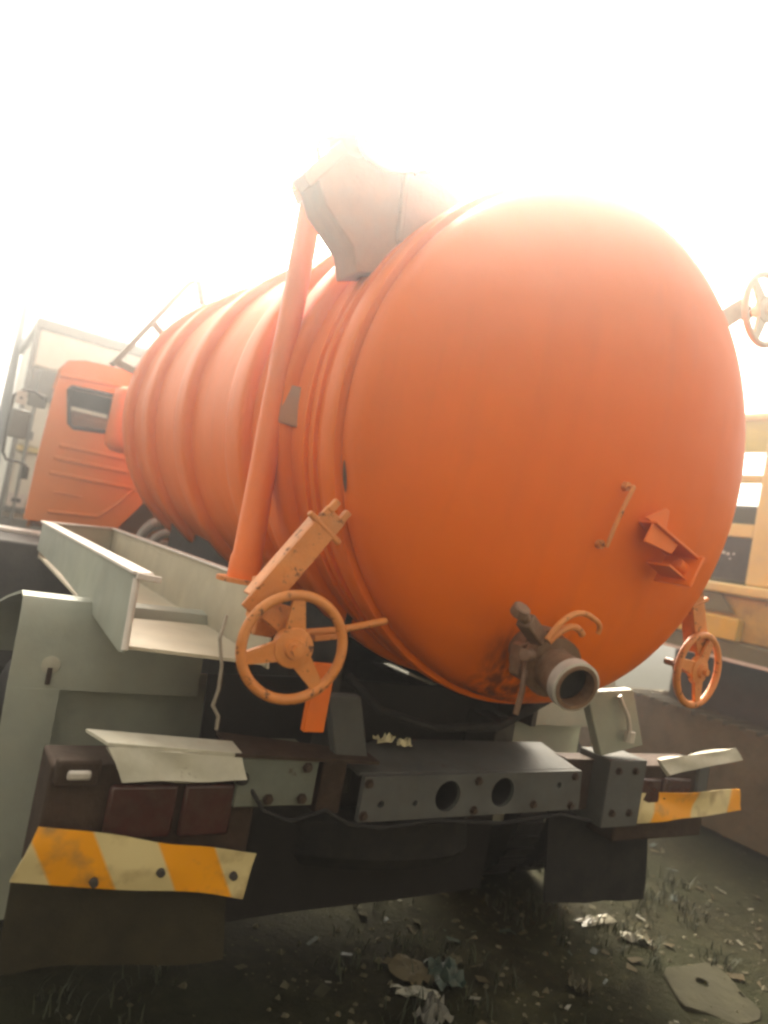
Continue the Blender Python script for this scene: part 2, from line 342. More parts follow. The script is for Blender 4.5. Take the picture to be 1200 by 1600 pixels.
# shell (local frame: Y runs forward along the tank axis)
bm = new_bm()
prof = [(0.985, 0.02)] + [(1.0, 0.06+(TL-0.06)*k/16) for k in range(17)]
prof += [(math.cos(a), TL+DD*math.sin(a)) for a in [PI/2*k/14 for k in range(1, 14)]] + [(0.0, TL+DD)]
add_lathe(bm, prof, (0, 0, 0), YAX, 128)
tank = tank_obj('tank', bm, M_tank, smooth=1.2)
# stiffening rings
def ring_mesh(wd, ht):
    bm = new_bm(); h = wd/2
    pr = [(0.995, -h), (1.0+ht*0.55, -h+0.004), (1.0+ht*0.9, -h+0.016), (1.0+ht, -h+0.04), (1.0+ht, -h+0.09), (1.0+ht*0.9, 0.02), (1.0+ht*0.5, h-0.05), (0.996, h)]
    add_lathe(bm, pr, (0, 0, 0), YAX, 128); return bm
r0 = obj('stiffener_ring', ring_mesh(0.34, 0.05), M_tank, tank, smooth=0.9, loc=(0, 0.62, 0))
for y in (1.06, 1.98, 2.82, 3.46): dup(r0, tank, (0, y, 0))
bm = new_bm(); add_lathe(bm, [(0.99, 0.03), (1.024, 0.035), (1.03, 0.05), (1.03, 0.125), (1.024, 0.14), (0.99, 0.145)], (0, 0, 0), YAX, 128)
obj('door_flange', bm, M_tank, tank, smooth=0.7)
for y in (0.235, 0.315):
    bm = new_bm(); add_lathe(bm, [(0.995, -0.018), (1.014, -0.014), (1.018, 0), (1.014, 0.014), (0.995, 0.018)], (0, y, 0), YAX, 128)
    obj('weld_band', bm, M_tank, tank, smooth=0.9)
# lighter hatch on the tank top, far end
bm = new_bm(); add_lathe(bm, [(0, 0.06), (0.12, 0.055), (0.17, 0.04), (0.18, 0.0), (0.18, -0.12)], (0.0, 2.3, 0.98), Vector((-0.3, 0, 1)), 28)
obj('filler_hatch', bm, M_orange, tank, smooth=0.8)
# rear door: dished head
bm = new_bm()
prof = [(1.0, 0.026), (1.004, 0.0), (1.0, -0.02)] + [(math.cos(a)*0.998, -0.02-(DD-0.02)*math.sin(a)) for a in [PI/2*k/24 for k in range(1, 24)]] + [(0, -DD)]
add_lathe(bm, prof, (0, 0, 0), YAX, 128)
door = tank_obj('rear_door', bm, M_door, smooth=1.2)
def tl(p):
    """world point -> tank local"""
    v = Vector(p)-TO; c, s = math.cos(TAU), math.sin(TAU)
    return Vector((v.x, v.y*c+v.z*s, -v.y*s+v.z*c))
# chipped paint on the seam
bm = new_bm()
for (a0, a1, wd) in ((193.5, 199.5, 0.011),):
    pts = []
    for k in range(9):
        a = math.radians(a0+(a1-a0)*k/8); ww = wd*math.sin(PI*(k+0.6)/9.2)
        pts.append(((math.cos(a)*1.0055, -0.006-ww, math.sin(a)*1.0055), (math.cos(a)*1.0065, -0.006+ww, math.sin(a)*1.0065)))
    va = [[bm.verts.new(q) for q in pr] for pr in pts]
    for i in range(8): bm.faces.new((va[i][0], va[i+1][0], va[i+1][1], va[i][1]))
    bmesh.ops.solidify(bm, geom=bm.faces[:], thickness=0.003)
obj('paint_chip', bm, M_valve, door)
# grab rod on the dish
bm = new_bm()
a, c = tl((-0.02, -0.325, 2.03)), tl((-0.07, -0.295, 1.81)); out = Vector((0, -0.035, 0))
mid = (a+c)/2+Vector((-0.022, -0.045, 0.0))
add_tube(bm, [a, a+out]+[x for x in bez(a+out, mid, c+out, 8)]+[c], 0.008, 10)
for q in (a, c): add_lathe(bm, [(0, -0.012), (0.016, -0.012), (0.016, 0.02), (0, 0.02)], q, YAX, 12)
obj('grab_rod', bm, M_clamp, door)
# hinge bracket: channel pointing right/down with an upright ear
A = Vector((0.09, -0.30, 1.895)); Bq = Vector((0.30, -0.34, 1.80))
bm = new_bm()
d = (Bq-A).normalized(); yv = Vector((0, -1, 0)); zv = d.cross(yv).normalized()
if zv.z < 0: zv = -zv
def ch(p): return tl(p)
def slab(p, q, n0, n1, m0, m1):
    c = [p+yv*n0+zv*m0, p+yv*n1+zv*m0, p+yv*n1+zv*m1, p+yv*n0+zv*m1]
    add_poly_prism(bm, [tl(x) for x in c], tl(q)-tl(p))
slab(A, Bq, -0.06, 0.085, 0.028, 0.038)           # top web
c_ = [A+yv*0.062+zv*0.028, A+d*0.14+yv*0.062+zv*0.028, A+d*0.13+yv*0.062-zv*0.02, A+d*0.06+yv*0.062-zv*0.035, A+yv*0.062-zv*0.05]
add_poly_prism(bm, [tl(x) for x in c_], Vector((0, -0.008, 0)))   # near cheek
slab(A+d*0.14, Bq, -0.03, 0.075, -0.065, -0.055)  # bottom web
slab(Bq, Bq+d*0.012, -0.06, 0.10, -0.085, 0.042)   # end plate
e0 = [A-d*0.02+yv*0.05+zv*0.038, A+d*0.09+yv*0.05+zv*0.038, A+d*0.06+yv*0.05+zv*0.12, A+d*0.04+yv*0.05+zv*0.12]
add_poly_prism(bm, [tl(x) for x in e0], Vector((0, 0.012, 0)))
add_tube(bm, [tl(A+d*0.2+yv*0.04-zv*0.02), tl(A+d*0.27+yv*0.04-zv*0.02)], 0.025, 12)
obj('hinge_bracket', bm, M_orange, door, bevel=0.003)

# discharge valve
bm = new_bm()
P0 = Vector((-0.20, -0.10, 1.425)); P1 = Vector((-0.285, -0.50, 1.335)); ax = (P1-P0).normalized()
add_tube(bm, [P0, P0+ax*0.15, P0+ax*0.15, P0+ax*0.20, P0+ax*0.20, P0+ax*0.24], 0.07, 24, radii=[.07, .07, .105, .105, .08, .08])
add_tube(bm, [P0+ax*0.225, P0+ax*0.27, P0+ax*0.27, P0+ax*0.33], 0.08, 24, radii=[.105, .105, .072, .072])
for k in range(8):
    x, y, dd = frame_of(ax); q = P0+ax*0.21+(x*math.cos(k*PI/4)+y*math.sin(k*PI/4))*0.09
    add_tube(bm, [q-ax*0.03, q+ax*0.035], 0.011, 6)
valve = part('discharge_valve', bm, M_valve, smooth=0.6)
bm = new_bm()   # hose tail with a hollow mouth
L0 = (P1-P0).length
add_lathe(bm, [(0.074, 0.32), (0.078, 0.36), (0.074, L0), (0.062, L0), (0.060, 0.33)], P0, ax, 32)
obj('outlet_spout', bm, M_valve, valve)
bm = new_bm(); add_lathe(bm, [(0.0745, L0-0.045), (0.083, L0-0.043), (0.083, L0-0.005), (0.0745, L0-0.003)], P0, ax, 32); obj('spout_collar', bm, M_alu, valve)
bm = new_bm(); add_lathe(bm, [(0, L0-0.06), (0.061, L0-0.06), (0.061, L0-0.05), (0, L0-0.05)], P0, ax, 28); obj('spout_inside', bm, M_black, valve)
bm = new_bm()   # gate body standing above the pipe + lever
add_bar(bm, (-0.255, -0.31, 1.42), (-0.43, -0.37, 1.515), 0.052, 0.05)
add_tube(bm, [(-0.40, -0.36, 1.50), (-0.47, -0.385, 1.54)], 0.02, 12)
add_tube(bm, [(-0.47, -0.375, 1.525), (-0.47, -0.395, 1.555)], 0.03, 12)
obj('lever', bm, M_valve, valve, bevel=0.006)
bm = new_bm()
add_tube(bm, bez((-0.33, -0.38, 1.46), (-0.26, -0.40, 1.60), (-0.13, -0.38, 1.55), 12), 0.010, 10)
add_tube(bm, bez((-0.13, -0.38, 1.55), (-0.07, -0.37, 1.535), (-0.075, -0.36, 1.50), 8), 0.009, 10)
add_tube(bm, bez((-0.30, -0.36, 1.45), (-0.23, -0.38, 1.55), (-0.15, -0.36, 1.49), 10), 0.012, 10)
obj('hand_loop', bm, M_clamp, valve)
bm = new_bm()
add_poly_prism(bm, [(-0.36, -0.3, 1.42), (-0.30, -0.3, 1.44), (-0.30, -0.3, 1.30), (-0.35, -0.3, 1.32)], (0, 0.05, 0))
add_tube(bm, [(-0.345, -0.32, 1.39), (-0.35, -0.33, 1.28), (-0.365, -0.335, 1.20)], 0.011, 8)
add_lathe(bm, [(0, 0), (0.022, 0), (0.022, 0.05), (0, 0.05)], (-0.35, -0.34, 1.40), Vector((-1, -0.4, 0)), 12)
obj('side_latch', bm, M_valve, valve, bevel=0.004)

# four screw clamps round the rear door
def handwheel_bm(seg=56):
    bm = new_bm(); R, r = 0.163, 0.0165
    add_torus(bm, (0, 0, 0), YAX, R, r, seg, 14)
    for k, a in enumerate((95, 198, 312)):
        a = math.radians(a); dv = Vector((math.cos(a), 0, math.sin(a))); x = Vector((-math.sin(a), 0, math.cos(a)))
        pts = [dv*0.02+x*0.036, dv*0.02-x*0.036, dv*0.155-x*0.019, dv*0.155+x*0.019]
        add_poly_prism(bm, [p+Vector((0, -0.008, 0)) for p in pts], Vector((0, 0.016, 0)))
    add_lathe(bm, [(0, -0.03), (0.03, -0.03), (0.034, -0.018), (0.062, -0.013), (0.066, 0.012), (0.03, 0.02), (0.03, 0.05), (0, 0.05)], (0, 0, 0), YAX, 28)
    add_lathe(bm, [(0, -0.05), (0.017, -0.05), (0.017, -0.02), (0, -0.02)], (0, 0, 0), YAX, 6)
    return bm
wheel_proto = None
def clamp(name, arm_pts, arm_w, arm_t, wc, wrot, wm, label):
    """slotted arm from the door rim out to the wheel, spindle, wheel"""
    global wheel_proto
    bm = new_bm(); p, q = Vector(arm_pts[0]), Vector(arm_pts[1])
    add_bar(bm, p, q, arm_w, arm_t, Vector((0, -1, 0)))
    d = (q-p).normalized(); s = d.cross(Vector((0, -1, 0))).normalized()
    for sg in (-1, 1):   # folded lips of the channel
        add_bar(bm, p+d*0.05+s*sg*(arm_w/2-0.006)+Vector((0, 0.035, 0)), q-d*0.04+s*sg*(arm_w/2-0.006)+Vector((0, 0.035, 0)), 0.012, 0.06, Vector((0, -1, 0)))
    # two ears at the rim end with a pin
    for sg in (-1, 1):
        add_bar(bm, p-d*0.035+s*sg*arm_w*0.30, p+d*0.01+s*sg*arm_w*0.30, arm_w*0.28, arm_t*1.5, Vector((0, -1, 0)))
    add_tube(bm, [p+d*0.06-s*0.075, p+d*0.06+s*0.075], 0.011, 10)
    o = part(name, bm, M_clamp, bevel=0.004, label=label)
    wc = Vector(wc)
    if wheel_proto is None:
        wheel_proto = obj('handwheel', handwheel_bm(), M_clamp, o, smooth=0.7); hw = wheel_proto
    else: hw = dup(wheel_proto, o)
    hw.location = wc; hw.rotation_euler = wrot
    bm = new_bm(); n = Euler(wrot).to_matrix() @ YAX
    add_tube(bm, [wc-n*0.03, wc+n*0.17], 0.017, 12)
    add_lathe(bm, [(0.017, 0.0), (0.034, 0.0), (0.034, 0.045), (0.017, 0.045)], wc+n*0.07, n, 6)
    obj('spindle', bm, M_valve, o)
    return o
c1 = clamp('clamp', ((-0.985, -0.02, 1.735), (-1.205, -0.01, 1.385)), 0.088, 0.016, (-1.075, -0.075, 1.305), (0.05, 0.0, -0.10), None, 'lower left clamp with flat arm and chipped handwheel')
bm = new_bm()   # knuckle block, cross rod and open pipe end beside the left wheel
add_bar(bm, (-1.17, 0.06, 1.37), (-1.06, 0.08, 1.36), 0.07, 0.11)
add_bar(bm, (-1.16, -0.01, 1.40), (-1.10, -0.02, 1.36), 0.05, 0.05)
add_tube(bm, [(-1.06, 0.0, 1.335), (-0.90, -0.02, 1.365), (-0.72, -0.02, 1.415)], 0.012, 10)
add_bar(bm, (-0.98, 0.0, 1.33), (-0.90, 0.0, 1.345), 0.05, 0.02)
obj('knuckle', bm, M_clamp, c1, bevel=0.004)
clamp('clamp', ((0.93, 0.0, 1.72), (1.06, 0.0, 1.42)), 0.088, 0.016, (1.01, -0.02, 1.365), (0.03, 0.5, 0.08), None, 'lower right clamp seen edge on')
clamp('clamp', ((0.72, 0.0, 2.90), (0.93, 0.0, 3.07)), 0.088, 0.016, (1.05, -0.03, 3.09), (0.0, 1.0, 0.05), None, 'upper right clamp, haze veil put into its pale paint')
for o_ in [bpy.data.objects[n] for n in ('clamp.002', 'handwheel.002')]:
    o_.data = o_.data.copy(); o_.data.materials[0] = M_hazepale

# big gusset arm at the upper left + hoses
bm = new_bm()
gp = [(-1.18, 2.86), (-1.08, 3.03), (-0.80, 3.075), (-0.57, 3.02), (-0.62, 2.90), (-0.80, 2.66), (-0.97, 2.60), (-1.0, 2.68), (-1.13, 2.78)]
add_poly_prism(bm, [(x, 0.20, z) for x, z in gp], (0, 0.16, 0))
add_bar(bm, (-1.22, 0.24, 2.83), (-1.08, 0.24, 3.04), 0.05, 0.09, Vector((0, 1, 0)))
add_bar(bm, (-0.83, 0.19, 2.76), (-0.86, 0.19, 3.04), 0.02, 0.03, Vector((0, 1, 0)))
gusset = part('gusset_arm', bm, M_dirtshade, bevel=0.006)
bm = new_bm(); add_lathe(bm, [(0, -0.07), (0.05, -0.07), (0.075, -0.05), (0.08, 0.0), (0.075, 0.06), (0.05, 0.09), (0, 0.095)], (-1.075, 0.24, 3.06), Vector((-0.35, -0.2, 1)), 24); obj('motor_cap', bm, M_dirtshade, gusset, smooth=0.9)
bm = new_bm(); add_lathe(bm, [(0.08, -0.01), (0.09, -0.008), (0.09, 0.012), (0.08, 0.014)], (-1.075, 0.24, 3.06), Vector((-0.35, -0.2, 1)), 24); obj('motor_flange', bm, M_dirtshade, gusset)
bm = new_bm(); add_tube(bm, bez((-1.08, 0.17, 3.05), (-1.02, 0.14, 2.90), (-0.80, 0.16, 3.05), 16), 0.014, 10); obj('hose', bm, M_cream, gusset)
bm = new_bm(); add_tube(bm, [(-0.82, 0.20, 3.03), (-0.75, 0.19, 3.12), (-0.735, 0.19, 3.17)], 0.012, 10); add_tube(bm, [(-0.80, 0.20, 3.05), (-0.66, 0.17, 3.08)], 0.007, 8); obj('lever', bm, M_rail, gusset)
bm = new_bm(); add_tube(bm, [(-1.17, 0.22, 2.90), (-1.195, 0.21, 2.95), (-1.205, 0.2, 3.0)], 0.009, 8); obj('grease_pipe', bm, M_orange, gusset)
# short pipe below (left of the mast foot)
bm = new_bm(); add_lathe(bm, [(0.052, -0.1), (0.052, 0.02), (0.058, 0.02), (0.058, 0.03), (0.044, 0.03), (0.042, -0.1)], (-1.09, 0.17, 1.45), Vector((0, -0.1, 1)), 24); part('pipe_end', bm, M_clamp)
bm = new_bm(); add_box(bm, -0.87, -0.79, 0.14, 0.17, 0.98, 1.22); part('mount_lug', bm, M_orange, bevel=0.004)
# mast
bm = new_bm()
add_tube(bm, [(-1.045, 0.52, 1.43), (-1.045, 0.52, 1.52), (-1.045, 0.52, 1.54), (-1.055, 0.52, 2.2), (-1.06, 0.52, 2.92)], 0.05, 20, radii=[0.062, 0.062, 0.056, 0.046, 0.046])
mast = part('mast', bm, M_orange, smooth=0.8)
bm = new_bm(); add_bar(bm, (-1.03, 0.53, 2.13), (-0.93, 0.42, 2.11), 0.10, 0.15); obj('mast_bracket', bm, M_dirtshade, mast, bevel=0.006)
bm = new_bm(); add_bar(bm, (-1.14, 0.52, 2.93), (-1.0, 0.42, 2.95), 0.12, 0.05); obj('mast_cap', bm, M_orange, mast, bevel=0.006)
bm = new_bm(); add_lathe(bm, [(0.0, 0), (0.10, 0), (0.10, 0.016), (0.0, 0.016)], (-1.045, 0.52, 1.428), Vector((0, 0, 1)), 20); obj('foot_flange', bm, M_clamp, mast)
bm = new_bm(); add_tube(bm, [(-0.985, 0.60, 1.42), (-0.985, 0.56, 1.85), (-1.02, 0.53, 2.18)], 0.008, 8); obj('air_line', bm, M_orange, mast)

# hose tray: open trough along the left side
def tray():
    X0, X1, Y0, Y1 = -1.46, -0.97, 0.44, 3.10
    bm = new_bm()
    add_poly_prism(bm, [(X0, Y1, 1.402), (X0, Y0, 1.41), (X0, Y0-0.03, 1.15), (X0, Y0+0.03, 1.14), (X0, 1.27, 1.185), (X0, 1.99, 1.215), (X0, Y1, 1.225)], (0.012, 0, 0))
    o = part('hose_tray', bm, M_grey, bevel=0.003)
    bm = new_bm(); add_poly_prism(bm, [(X1, Y1+0.24, 1.42), (X1, 0.62, 1.43), (X1, 0.36, 1.30), (X1, 0.32, 1.15), (X1, Y1+0.24, 1.17)], (0.012, 0, 0)); obj('inner_panel', bm, M_tray, o, bevel=0.003)
    bm = new_bm(); add_poly_prism(bm, [(X0+0.014, Y1, 1.40), (X1-0.002, Y1+0.22, 1.42), (X1-0.002, Y1+0.22, 1.17), (X0+0.014, Y1, 1.17)], (0, 0.012, 0)); obj('end_panel', bm, M_tray, o)
    bm = new_bm(); add_poly_prism(bm, [(X0+0.014, 0.45, 1.155), (X1-0.002, 0.33, 1.16), (X1-0.002, Y1+0.2, 1.18), (X0+0.014, Y1-0.01, 1.18)], (0, 0, 0.012)); obj('floor_panel', bm, M_tray, o)
    bm = new_bm()
    add_poly_prism(bm, [(X0-0.012, Y1+0.02, 1.404), (X0-0.012, Y0-0.01, 1.412), (X0+0.06, Y0-0.01, 1.412), (X0+0.06, Y1+0.02, 1.404)], (0, 0, 0.014))
    add_bar(bm, (X0+0.0, Y0-0.02, 1.412), (X0+0.085, Y0-0.02, 1.405), 0.016, 0.024)
    add_poly_prism(bm, [(X0+0.062, Y1+0.0, 1.404), (X1-0.02, Y1+0.2, 1.422), (X1-0.02, Y1+0.25, 1.422), (X0+0.062, Y1+0.05, 1.404)], (0, 0, 0.014))
    obj('top_flange', bm, M_edge, o, bevel=0.004)
    bm = new_bm(); add_poly_prism(bm, [(X1-0.015, Y1+0.26, 1.423), (X1-0.015, 0.60, 1.432), (X1+0.03, 0.60, 1.432), (X1+0.03, Y1+0.26, 1.423)], (0, 0, 0.013)); obj('inner_flange', bm, M_edge, o, bevel=0.004)
    bm = new_bm(); add_tube(bm, [(X0+0.006, Y0-0.004, 1.40), (X0+0.006, Y0-0.03, 1.16)], 0.012, 10); obj('corner_fold', bm, M_edge, o)
tray()

# fenders, one per side
def fender(sx, lab):
    xo, xi = 1.72*sx, 0.98*sx
    prof = [(2.25, 0.75), (2.15, 0.92), (1.95, 1.05), (1.6, 1.13), (1.3, 1.19), (1.12, 1.225), (1.05, 1.215), (1.02, 1.18), (1.0, 1.10), (0.985, 0.98), (0.975, 0.87)]
    if sx > 0: prof = [(y, z-0.06) for y, z in prof]
    bm = new_bm(); n = 7
    grid = [[(xo+(xi-xo)*j/n, y, z) for j in range(n+1)] for y, z in prof]
    add_sheet(bm, grid, 0.012*sx)
    o = part('fender', bm, M_grey, smooth=0.7, label=lab)
    bm = new_bm(); add_poly_prism(bm, [(xo, 0.972, 0.872), (xo-0.19*sx, 0.972, 0.872), (xo-0.19*sx, 0.90, 0.02), (xo-0.02*sx, 0.90, 0.0)], (0, 0.012, 0)); obj('side_strip', bm, M_grey, o)
    bm = new_bm(); add_box(bm, *sorted((xo-0.19*sx, xi-0.14*sx)), 1.06, 1.075, 0.20, 0.95); obj('rear_apron', bm, M_grey, o)
    bm = new_bm()
    side = [(xi, y, z) for y, z in prof]; side2 = [(xi, y, z-0.22) for y, z in prof[::-1]]
    add_poly_prism(bm, [(xi, y, z) for y, z in prof] + [(xi, 1.1, 0.87), (xi, 1.5, 0.95)], (-0.01*sx, 0, 0)); obj('inner_cheek', bm, M_grey, o)
    bm = new_bm(); add_lathe(bm, [(0, 0), (0.03, 0), (0.036, 0.012), (0, 0.02)], (xo-0.14*sx, 0.99, 0.965), Vector((0, -1, 0)), 16); ml = obj('marker_lamp', bm, M_white, o)
    bm = new_bm(); add_tube(bm, [(xo-0.14*sx, 0.976, 0.955), (xo-0.14*sx, 0.972, 0.89)], 0.010, 8); obj('marker_stem', bm, M_brownbox, o)
    return o
fender(-1, 'left grey fender with stained flat rear face'); fender(1, 'right grey fender half hidden behind the tank')

# bumper parts, lamps, striped plates, flaps
def wavy(pts, y, th, nx=14, nz=4, amp=0.012, seed=0, lean=0.0):
    (tlx, tlz), (trx, trz), (brx, brz), (blx, blz) = pts
    g = []
    for i in range(nx+1):
        u = i/nx; row = []
        for j in range(nz+1):
            v = j/nz; tx, tz = tlx+(trx-tlx)*u, tlz+(trz-tlz)*u; bx, bz = blx+(brx-blx)*u, blz+(brz-blz)*u
            yy = y+amp*mnoise.noise(Vector((u*3+seed, v*1.5, seed)))+lean*v
            row.append((tx+(bx-tx)*v, yy, tz+(bz-tz)*v+0.012*mnoise.noise(Vector((u*2.2, seed+4, v)))))
        g.append(row)
    bm = new_bm(); add_sheet(bm, g, th); return bm
part('warning_plate', wavy([(-1.655, 0.675), (-0.945, 0.555), (-0.965, 0.405), (-1.70, 0.51)], 0.17, 0.004, amp=0.03, seed=1), M_stripeL, smooth=1.0, label='left striped plate in orange and dull white, bent')
o = part('warning_plate', wavy([(1.01, 0.705), (1.87, 0.715), (1.90, 0.605), (1.02, 0.555)], 0.2, 0.004, amp=0.03, seed=6), M_stripeR, smooth=1.0, label='right striped plate, smaller in view and faded')
for (x, z) in ((-1.47, 0.505), (-1.27, 0.52), (-1.02, 0.49)):
    bm = new_bm(); add_lathe(bm, [(0, -0.006), (0.012, -0.004), (0.014, 0.012)], (x, 0.15, z), YAX, 12); part('rivet', bm, M_steel)
def mirrorx(pts, sx): return [(x*sx, z) for x, z in pts]
bm = wavy([(-1.50, 0.905), (-1.055, 0.875), (-1.03, 0.805), (-1.44, 0.80)], 0.19, 0.02, amp=0.02, seed=3, lean=-0.015); part('bumper_bar', bm, M_white, smooth=1.0, label='left dented white bar')
bm = new_bm(); add_poly_prism(bm, [(-1.50, 0.195, 0.906), (-1.055, 0.195, 0.877), (-1.055, 0.30, 0.885), (-1.55, 0.30, 0.915)], (0, 0, 0.01)); part('bar_top', bm, M_white)
bm = wavy([(1.18, 0.865), (1.80, 0.935), (1.86, 0.875), (1.24, 0.80)], 0.22, 0.02, amp=0.02, seed=8, lean=-0.02); part('bumper_bar', bm, M_white, smooth=1.0, label='right dented white bar')
for sx in (-1, 1):
    bm = new_bm(); add_box(bm, *sorted((1.64*sx, 0.95*sx)), 0.24, 0.44, 0.46, 0.83); lb = part('lamp_box', bm, M_brownbox, bevel=0.01)
    for (a, b_) in ((1.46, 1.24), (1.22, 1.04)):
        bm = new_bm(); add_box(bm, *sorted((a*sx, b_*sx)), 0.215, 0.245, 0.60, 0.775); obj('rear_light', bm, M_red, lb, bevel=0.012)
    if sx < 0:
        bm = new_bm(); add_box(bm, -1.60, -1.53, 0.188, 0.206, 0.80, 0.83); c = obj('number_lamp', bm, M_alu, lb, bevel=0.012)
        bm = new_bm(); add_box(bm, -1.63, -1.50, 0.205, 0.25, 0.775, 0.855); obj('lamp_mount', bm, M_brownbox, lb, bevel=0.008)
    else:
        bm = new_bm(); add_box(bm, 1.52, 1.60, 0.22, 0.25, 0.66, 0.85); obj('lamp_post', bm, M_beam, lb, bevel=0.005)
part('mudflap', wavy([(-1.69, 0.50), (-1.00, 0.43), (-0.97, 0.17), (-1.68, 0.22)], 0.23, 0.012, amp=0.03, seed=11), M_flap, smooth=1.0, label='left brown rubber mudflap below striped plate')
part('mudflap', wavy([(0.66, 0.58), (1.42, 0.50), (1.50, 0.05), (0.74, 0.11)], 0.40, 0.012, amp=0.03, seed=14), M_rubber, smooth=1.0, label='right dark rubber mudflap')
# frame
def plate_holes(x0, x1, z0, z1, y0, y1, holes):
    bm = new_bm(); vs_ = [bm.verts.new((x, y0, z)) for x, z in ((x0, z0), (x1, z0+0.015), (x1-0.02, z1+0.02), (x0, z1))]
    es = [bm.edges.new((vs_[i], vs_[(i+1) % 4])) for i in range(4)]
    for (hx, hz, hr) in holes:
        hv = [bm.verts.new((hx+hr*math.cos(2*PI*k/20), y0, hz+hr*math.sin(2*PI*k/20))) for k in range(20)]
        es += [bm.edges.new((hv[k], hv[(k+1) % 20])) for k in range(20)]
    r = bmesh.ops.triangle_fill(bm, use_beauty=True, use_dissolve=False, edges=es)
    ex = bmesh.ops.extrude_face_region(bm, geom=bm.faces[:])
    bmesh.ops.translate(bm, verts=[g for g in ex['geom'] if isinstance(g, bmesh.types.BMVert)], vec=(0, y1-y0, 0)); return bm
cm = part('rear_crossmember', plate_holes(-0.55, 0.62, 0.635, 0.805, 0.19, 0.215, [(-0.145, 0.725, 0.062), (0.145, 0.735, 0.062), (-0.46, 0.70, 0.014), (-0.30, 0.70, 0.012), (0.47, 0.76, 0.014)]), M_beam, smooth=0.4)
bm = new_bm(); add_poly_prism(bm, [(-0.56, 0.218, 0.795), (0.60, 0.218, 0.81), (0.66, 0.52, 0.835), (-0.30, 0.52, 0.835), (-0.56, 0.40, 0.80)], (0, 0, 0.015)); obj('top_plate', bm, M_beam, cm, bevel=0.003)
for hx, hz in ((-0.145, 0.725), (0.145, 0.735)):
    bm = new_bm(); add_lathe(bm, [(0.062, 0.21), (0.066, 0.21), (0.066, 0.5), (0, 0.5), (0, 0.49), (0.061, 0.49), (0.0615, 0.21)], (hx, 0, hz), YAX, 24); obj('hole_sleeve', bm, M_black, cm)
bm = new_bm(); add_box(bm, -1.05, -0.75, 0.20, 0.42, 0.70, 0.872); lc = part('crossmember_end', bm, M_endbox, bevel=0.006)
bm = new_bm(); add_lathe(bm, [(0, -0.012), (0.02, -0.012), (0.024, 0.0), (0, 0.0)], (-1.035, 0.2, 0.80), YAX, 14); obj('hole_disc', bm, M_black, lc)  # black disc painting the dark of an open hole
bm = new_bm(); add_poly_prism(bm, [(-1.08, 0.19, 0.876), (-0.50, 0.19, 0.85), (-0.50, 0.30, 0.855), (-1.08, 0.40, 0.885)], (0, 0, 0.012)); obj('top_strip', bm, M_brownbox, lc)
bm = new_bm(); add_box(bm, -0.72, -0.62, 0.22, 0.30, 0.66, 0.86); part('crossmember_bracket', bm, M_brownbox, bevel=0.005)
bm = new_bm(); add_box(bm, 0.80, 1.06, 0.20, 0.40, 0.55, 0.87); part('crossmember_end', bm, M_beam, bevel=0.006)
bm = new_bm(); add_box(bm, 0.62, 0.80, 0.30, 0.40, 0.60, 0.84); part('crossmember_bracket', bm, M_brownbox, bevel=0.005)
for pts, lab in (([(-0.74, 1.09), (-0.60, 1.09), (-0.52, 0.85), (-0.66, 0.85)], None), ([(0.60, 1.17), (0.92, 1.20), (1.06, 0.93), (0.77, 0.875)], 'right slanting grey support plate')):
    bm = new_bm(); add_poly_prism(bm, [(x, 0.24, z) for x, z in pts], (0, 0.05, 0)); part('support_strut', bm, M_beam if lab is None else M_grey, bevel=0.006, label=lab)
bm = new_bm(); add_tube(bm, [(0.80, 0.22, 1.17), (0.86, 0.20, 1.08), (0.88, 0.20, 1.04), (0.89, 0.195, 0.99)], 0.012, 8); add_lathe(bm, [(0, 0), (0.025, 0), (0.025, 0.05), (0, 0.05)], (0.89, 0.195, 0.96), Vector((0, 0, 1)), 10); part('drain_cock', bm, M_alu)
for sx in (-1, 1):
    bm = new_bm(); add_box(bm, *sorted((0.38*sx, 0.50*sx)), 0.55, 6.6, 0.60, 0.93); part('chassis_rail', bm, M_steel, bevel=0.01)
    bm = new_bm()
    add_poly_prism(bm, [(0.55*sx, 0.5, 0.93), (0.55*sx, 3.3, 0.93), (0.55*sx, 3.3, 1.58), (0.55*sx, 0.5, 1.39)], (0.03*sx, 0, 0))
    part('saddle_beam', bm, M_steel)
bm = new_bm(); add_box(bm, -0.9, 0.9, 1.7, 1.95, 0.95, 1.40); part('tank_saddle', bm, M_steel)
bm = new_bm(); add_box(bm, -0.52, 0.52, 3.2, 3.45, 0.95, 1.46); part('tank_saddle', bm, M_steel)
bm = new_bm(); add_tube(bm, [(-1.3, 1.55, 0.33), (1.3, 1.55, 0.33)], 0.09, 16); add_lathe(bm, [(0, -0.22), (0.2, -0.15), (0.26, 0), (0.2, 0.15), (0, 0.22)], (0, 1.55, 0.33), YAX, 20); part('rear_axle', bm, M_steel)
bm = new_bm(); add_lathe(bm, [(0, -0.13), (0.3, -0.13), (0.5, -0.12), (0.55, -0.07), (0.55, 0.07), (0.5, 0.12), (0.3, 0.13), (0, 0.13)], (0.0, 1.02, 0.27), Vector((0, 0.25, 1)), 32); spw = part('underbody_blocker', bm, M_rubber, smooth=0.6)  # wheel shape added to block light and view under the chassis
part('underbody_dark_sheet', wavy([(-1.02, 1.02), (0.66, 1.06), (0.64, 0.02), (-0.96, -0.02)], 0.75, 0.014, amp=0.03, seed=21), M_black, smooth=1.0)  # black sheet added so the shaded space under the chassis reads dark
bolt0 = None
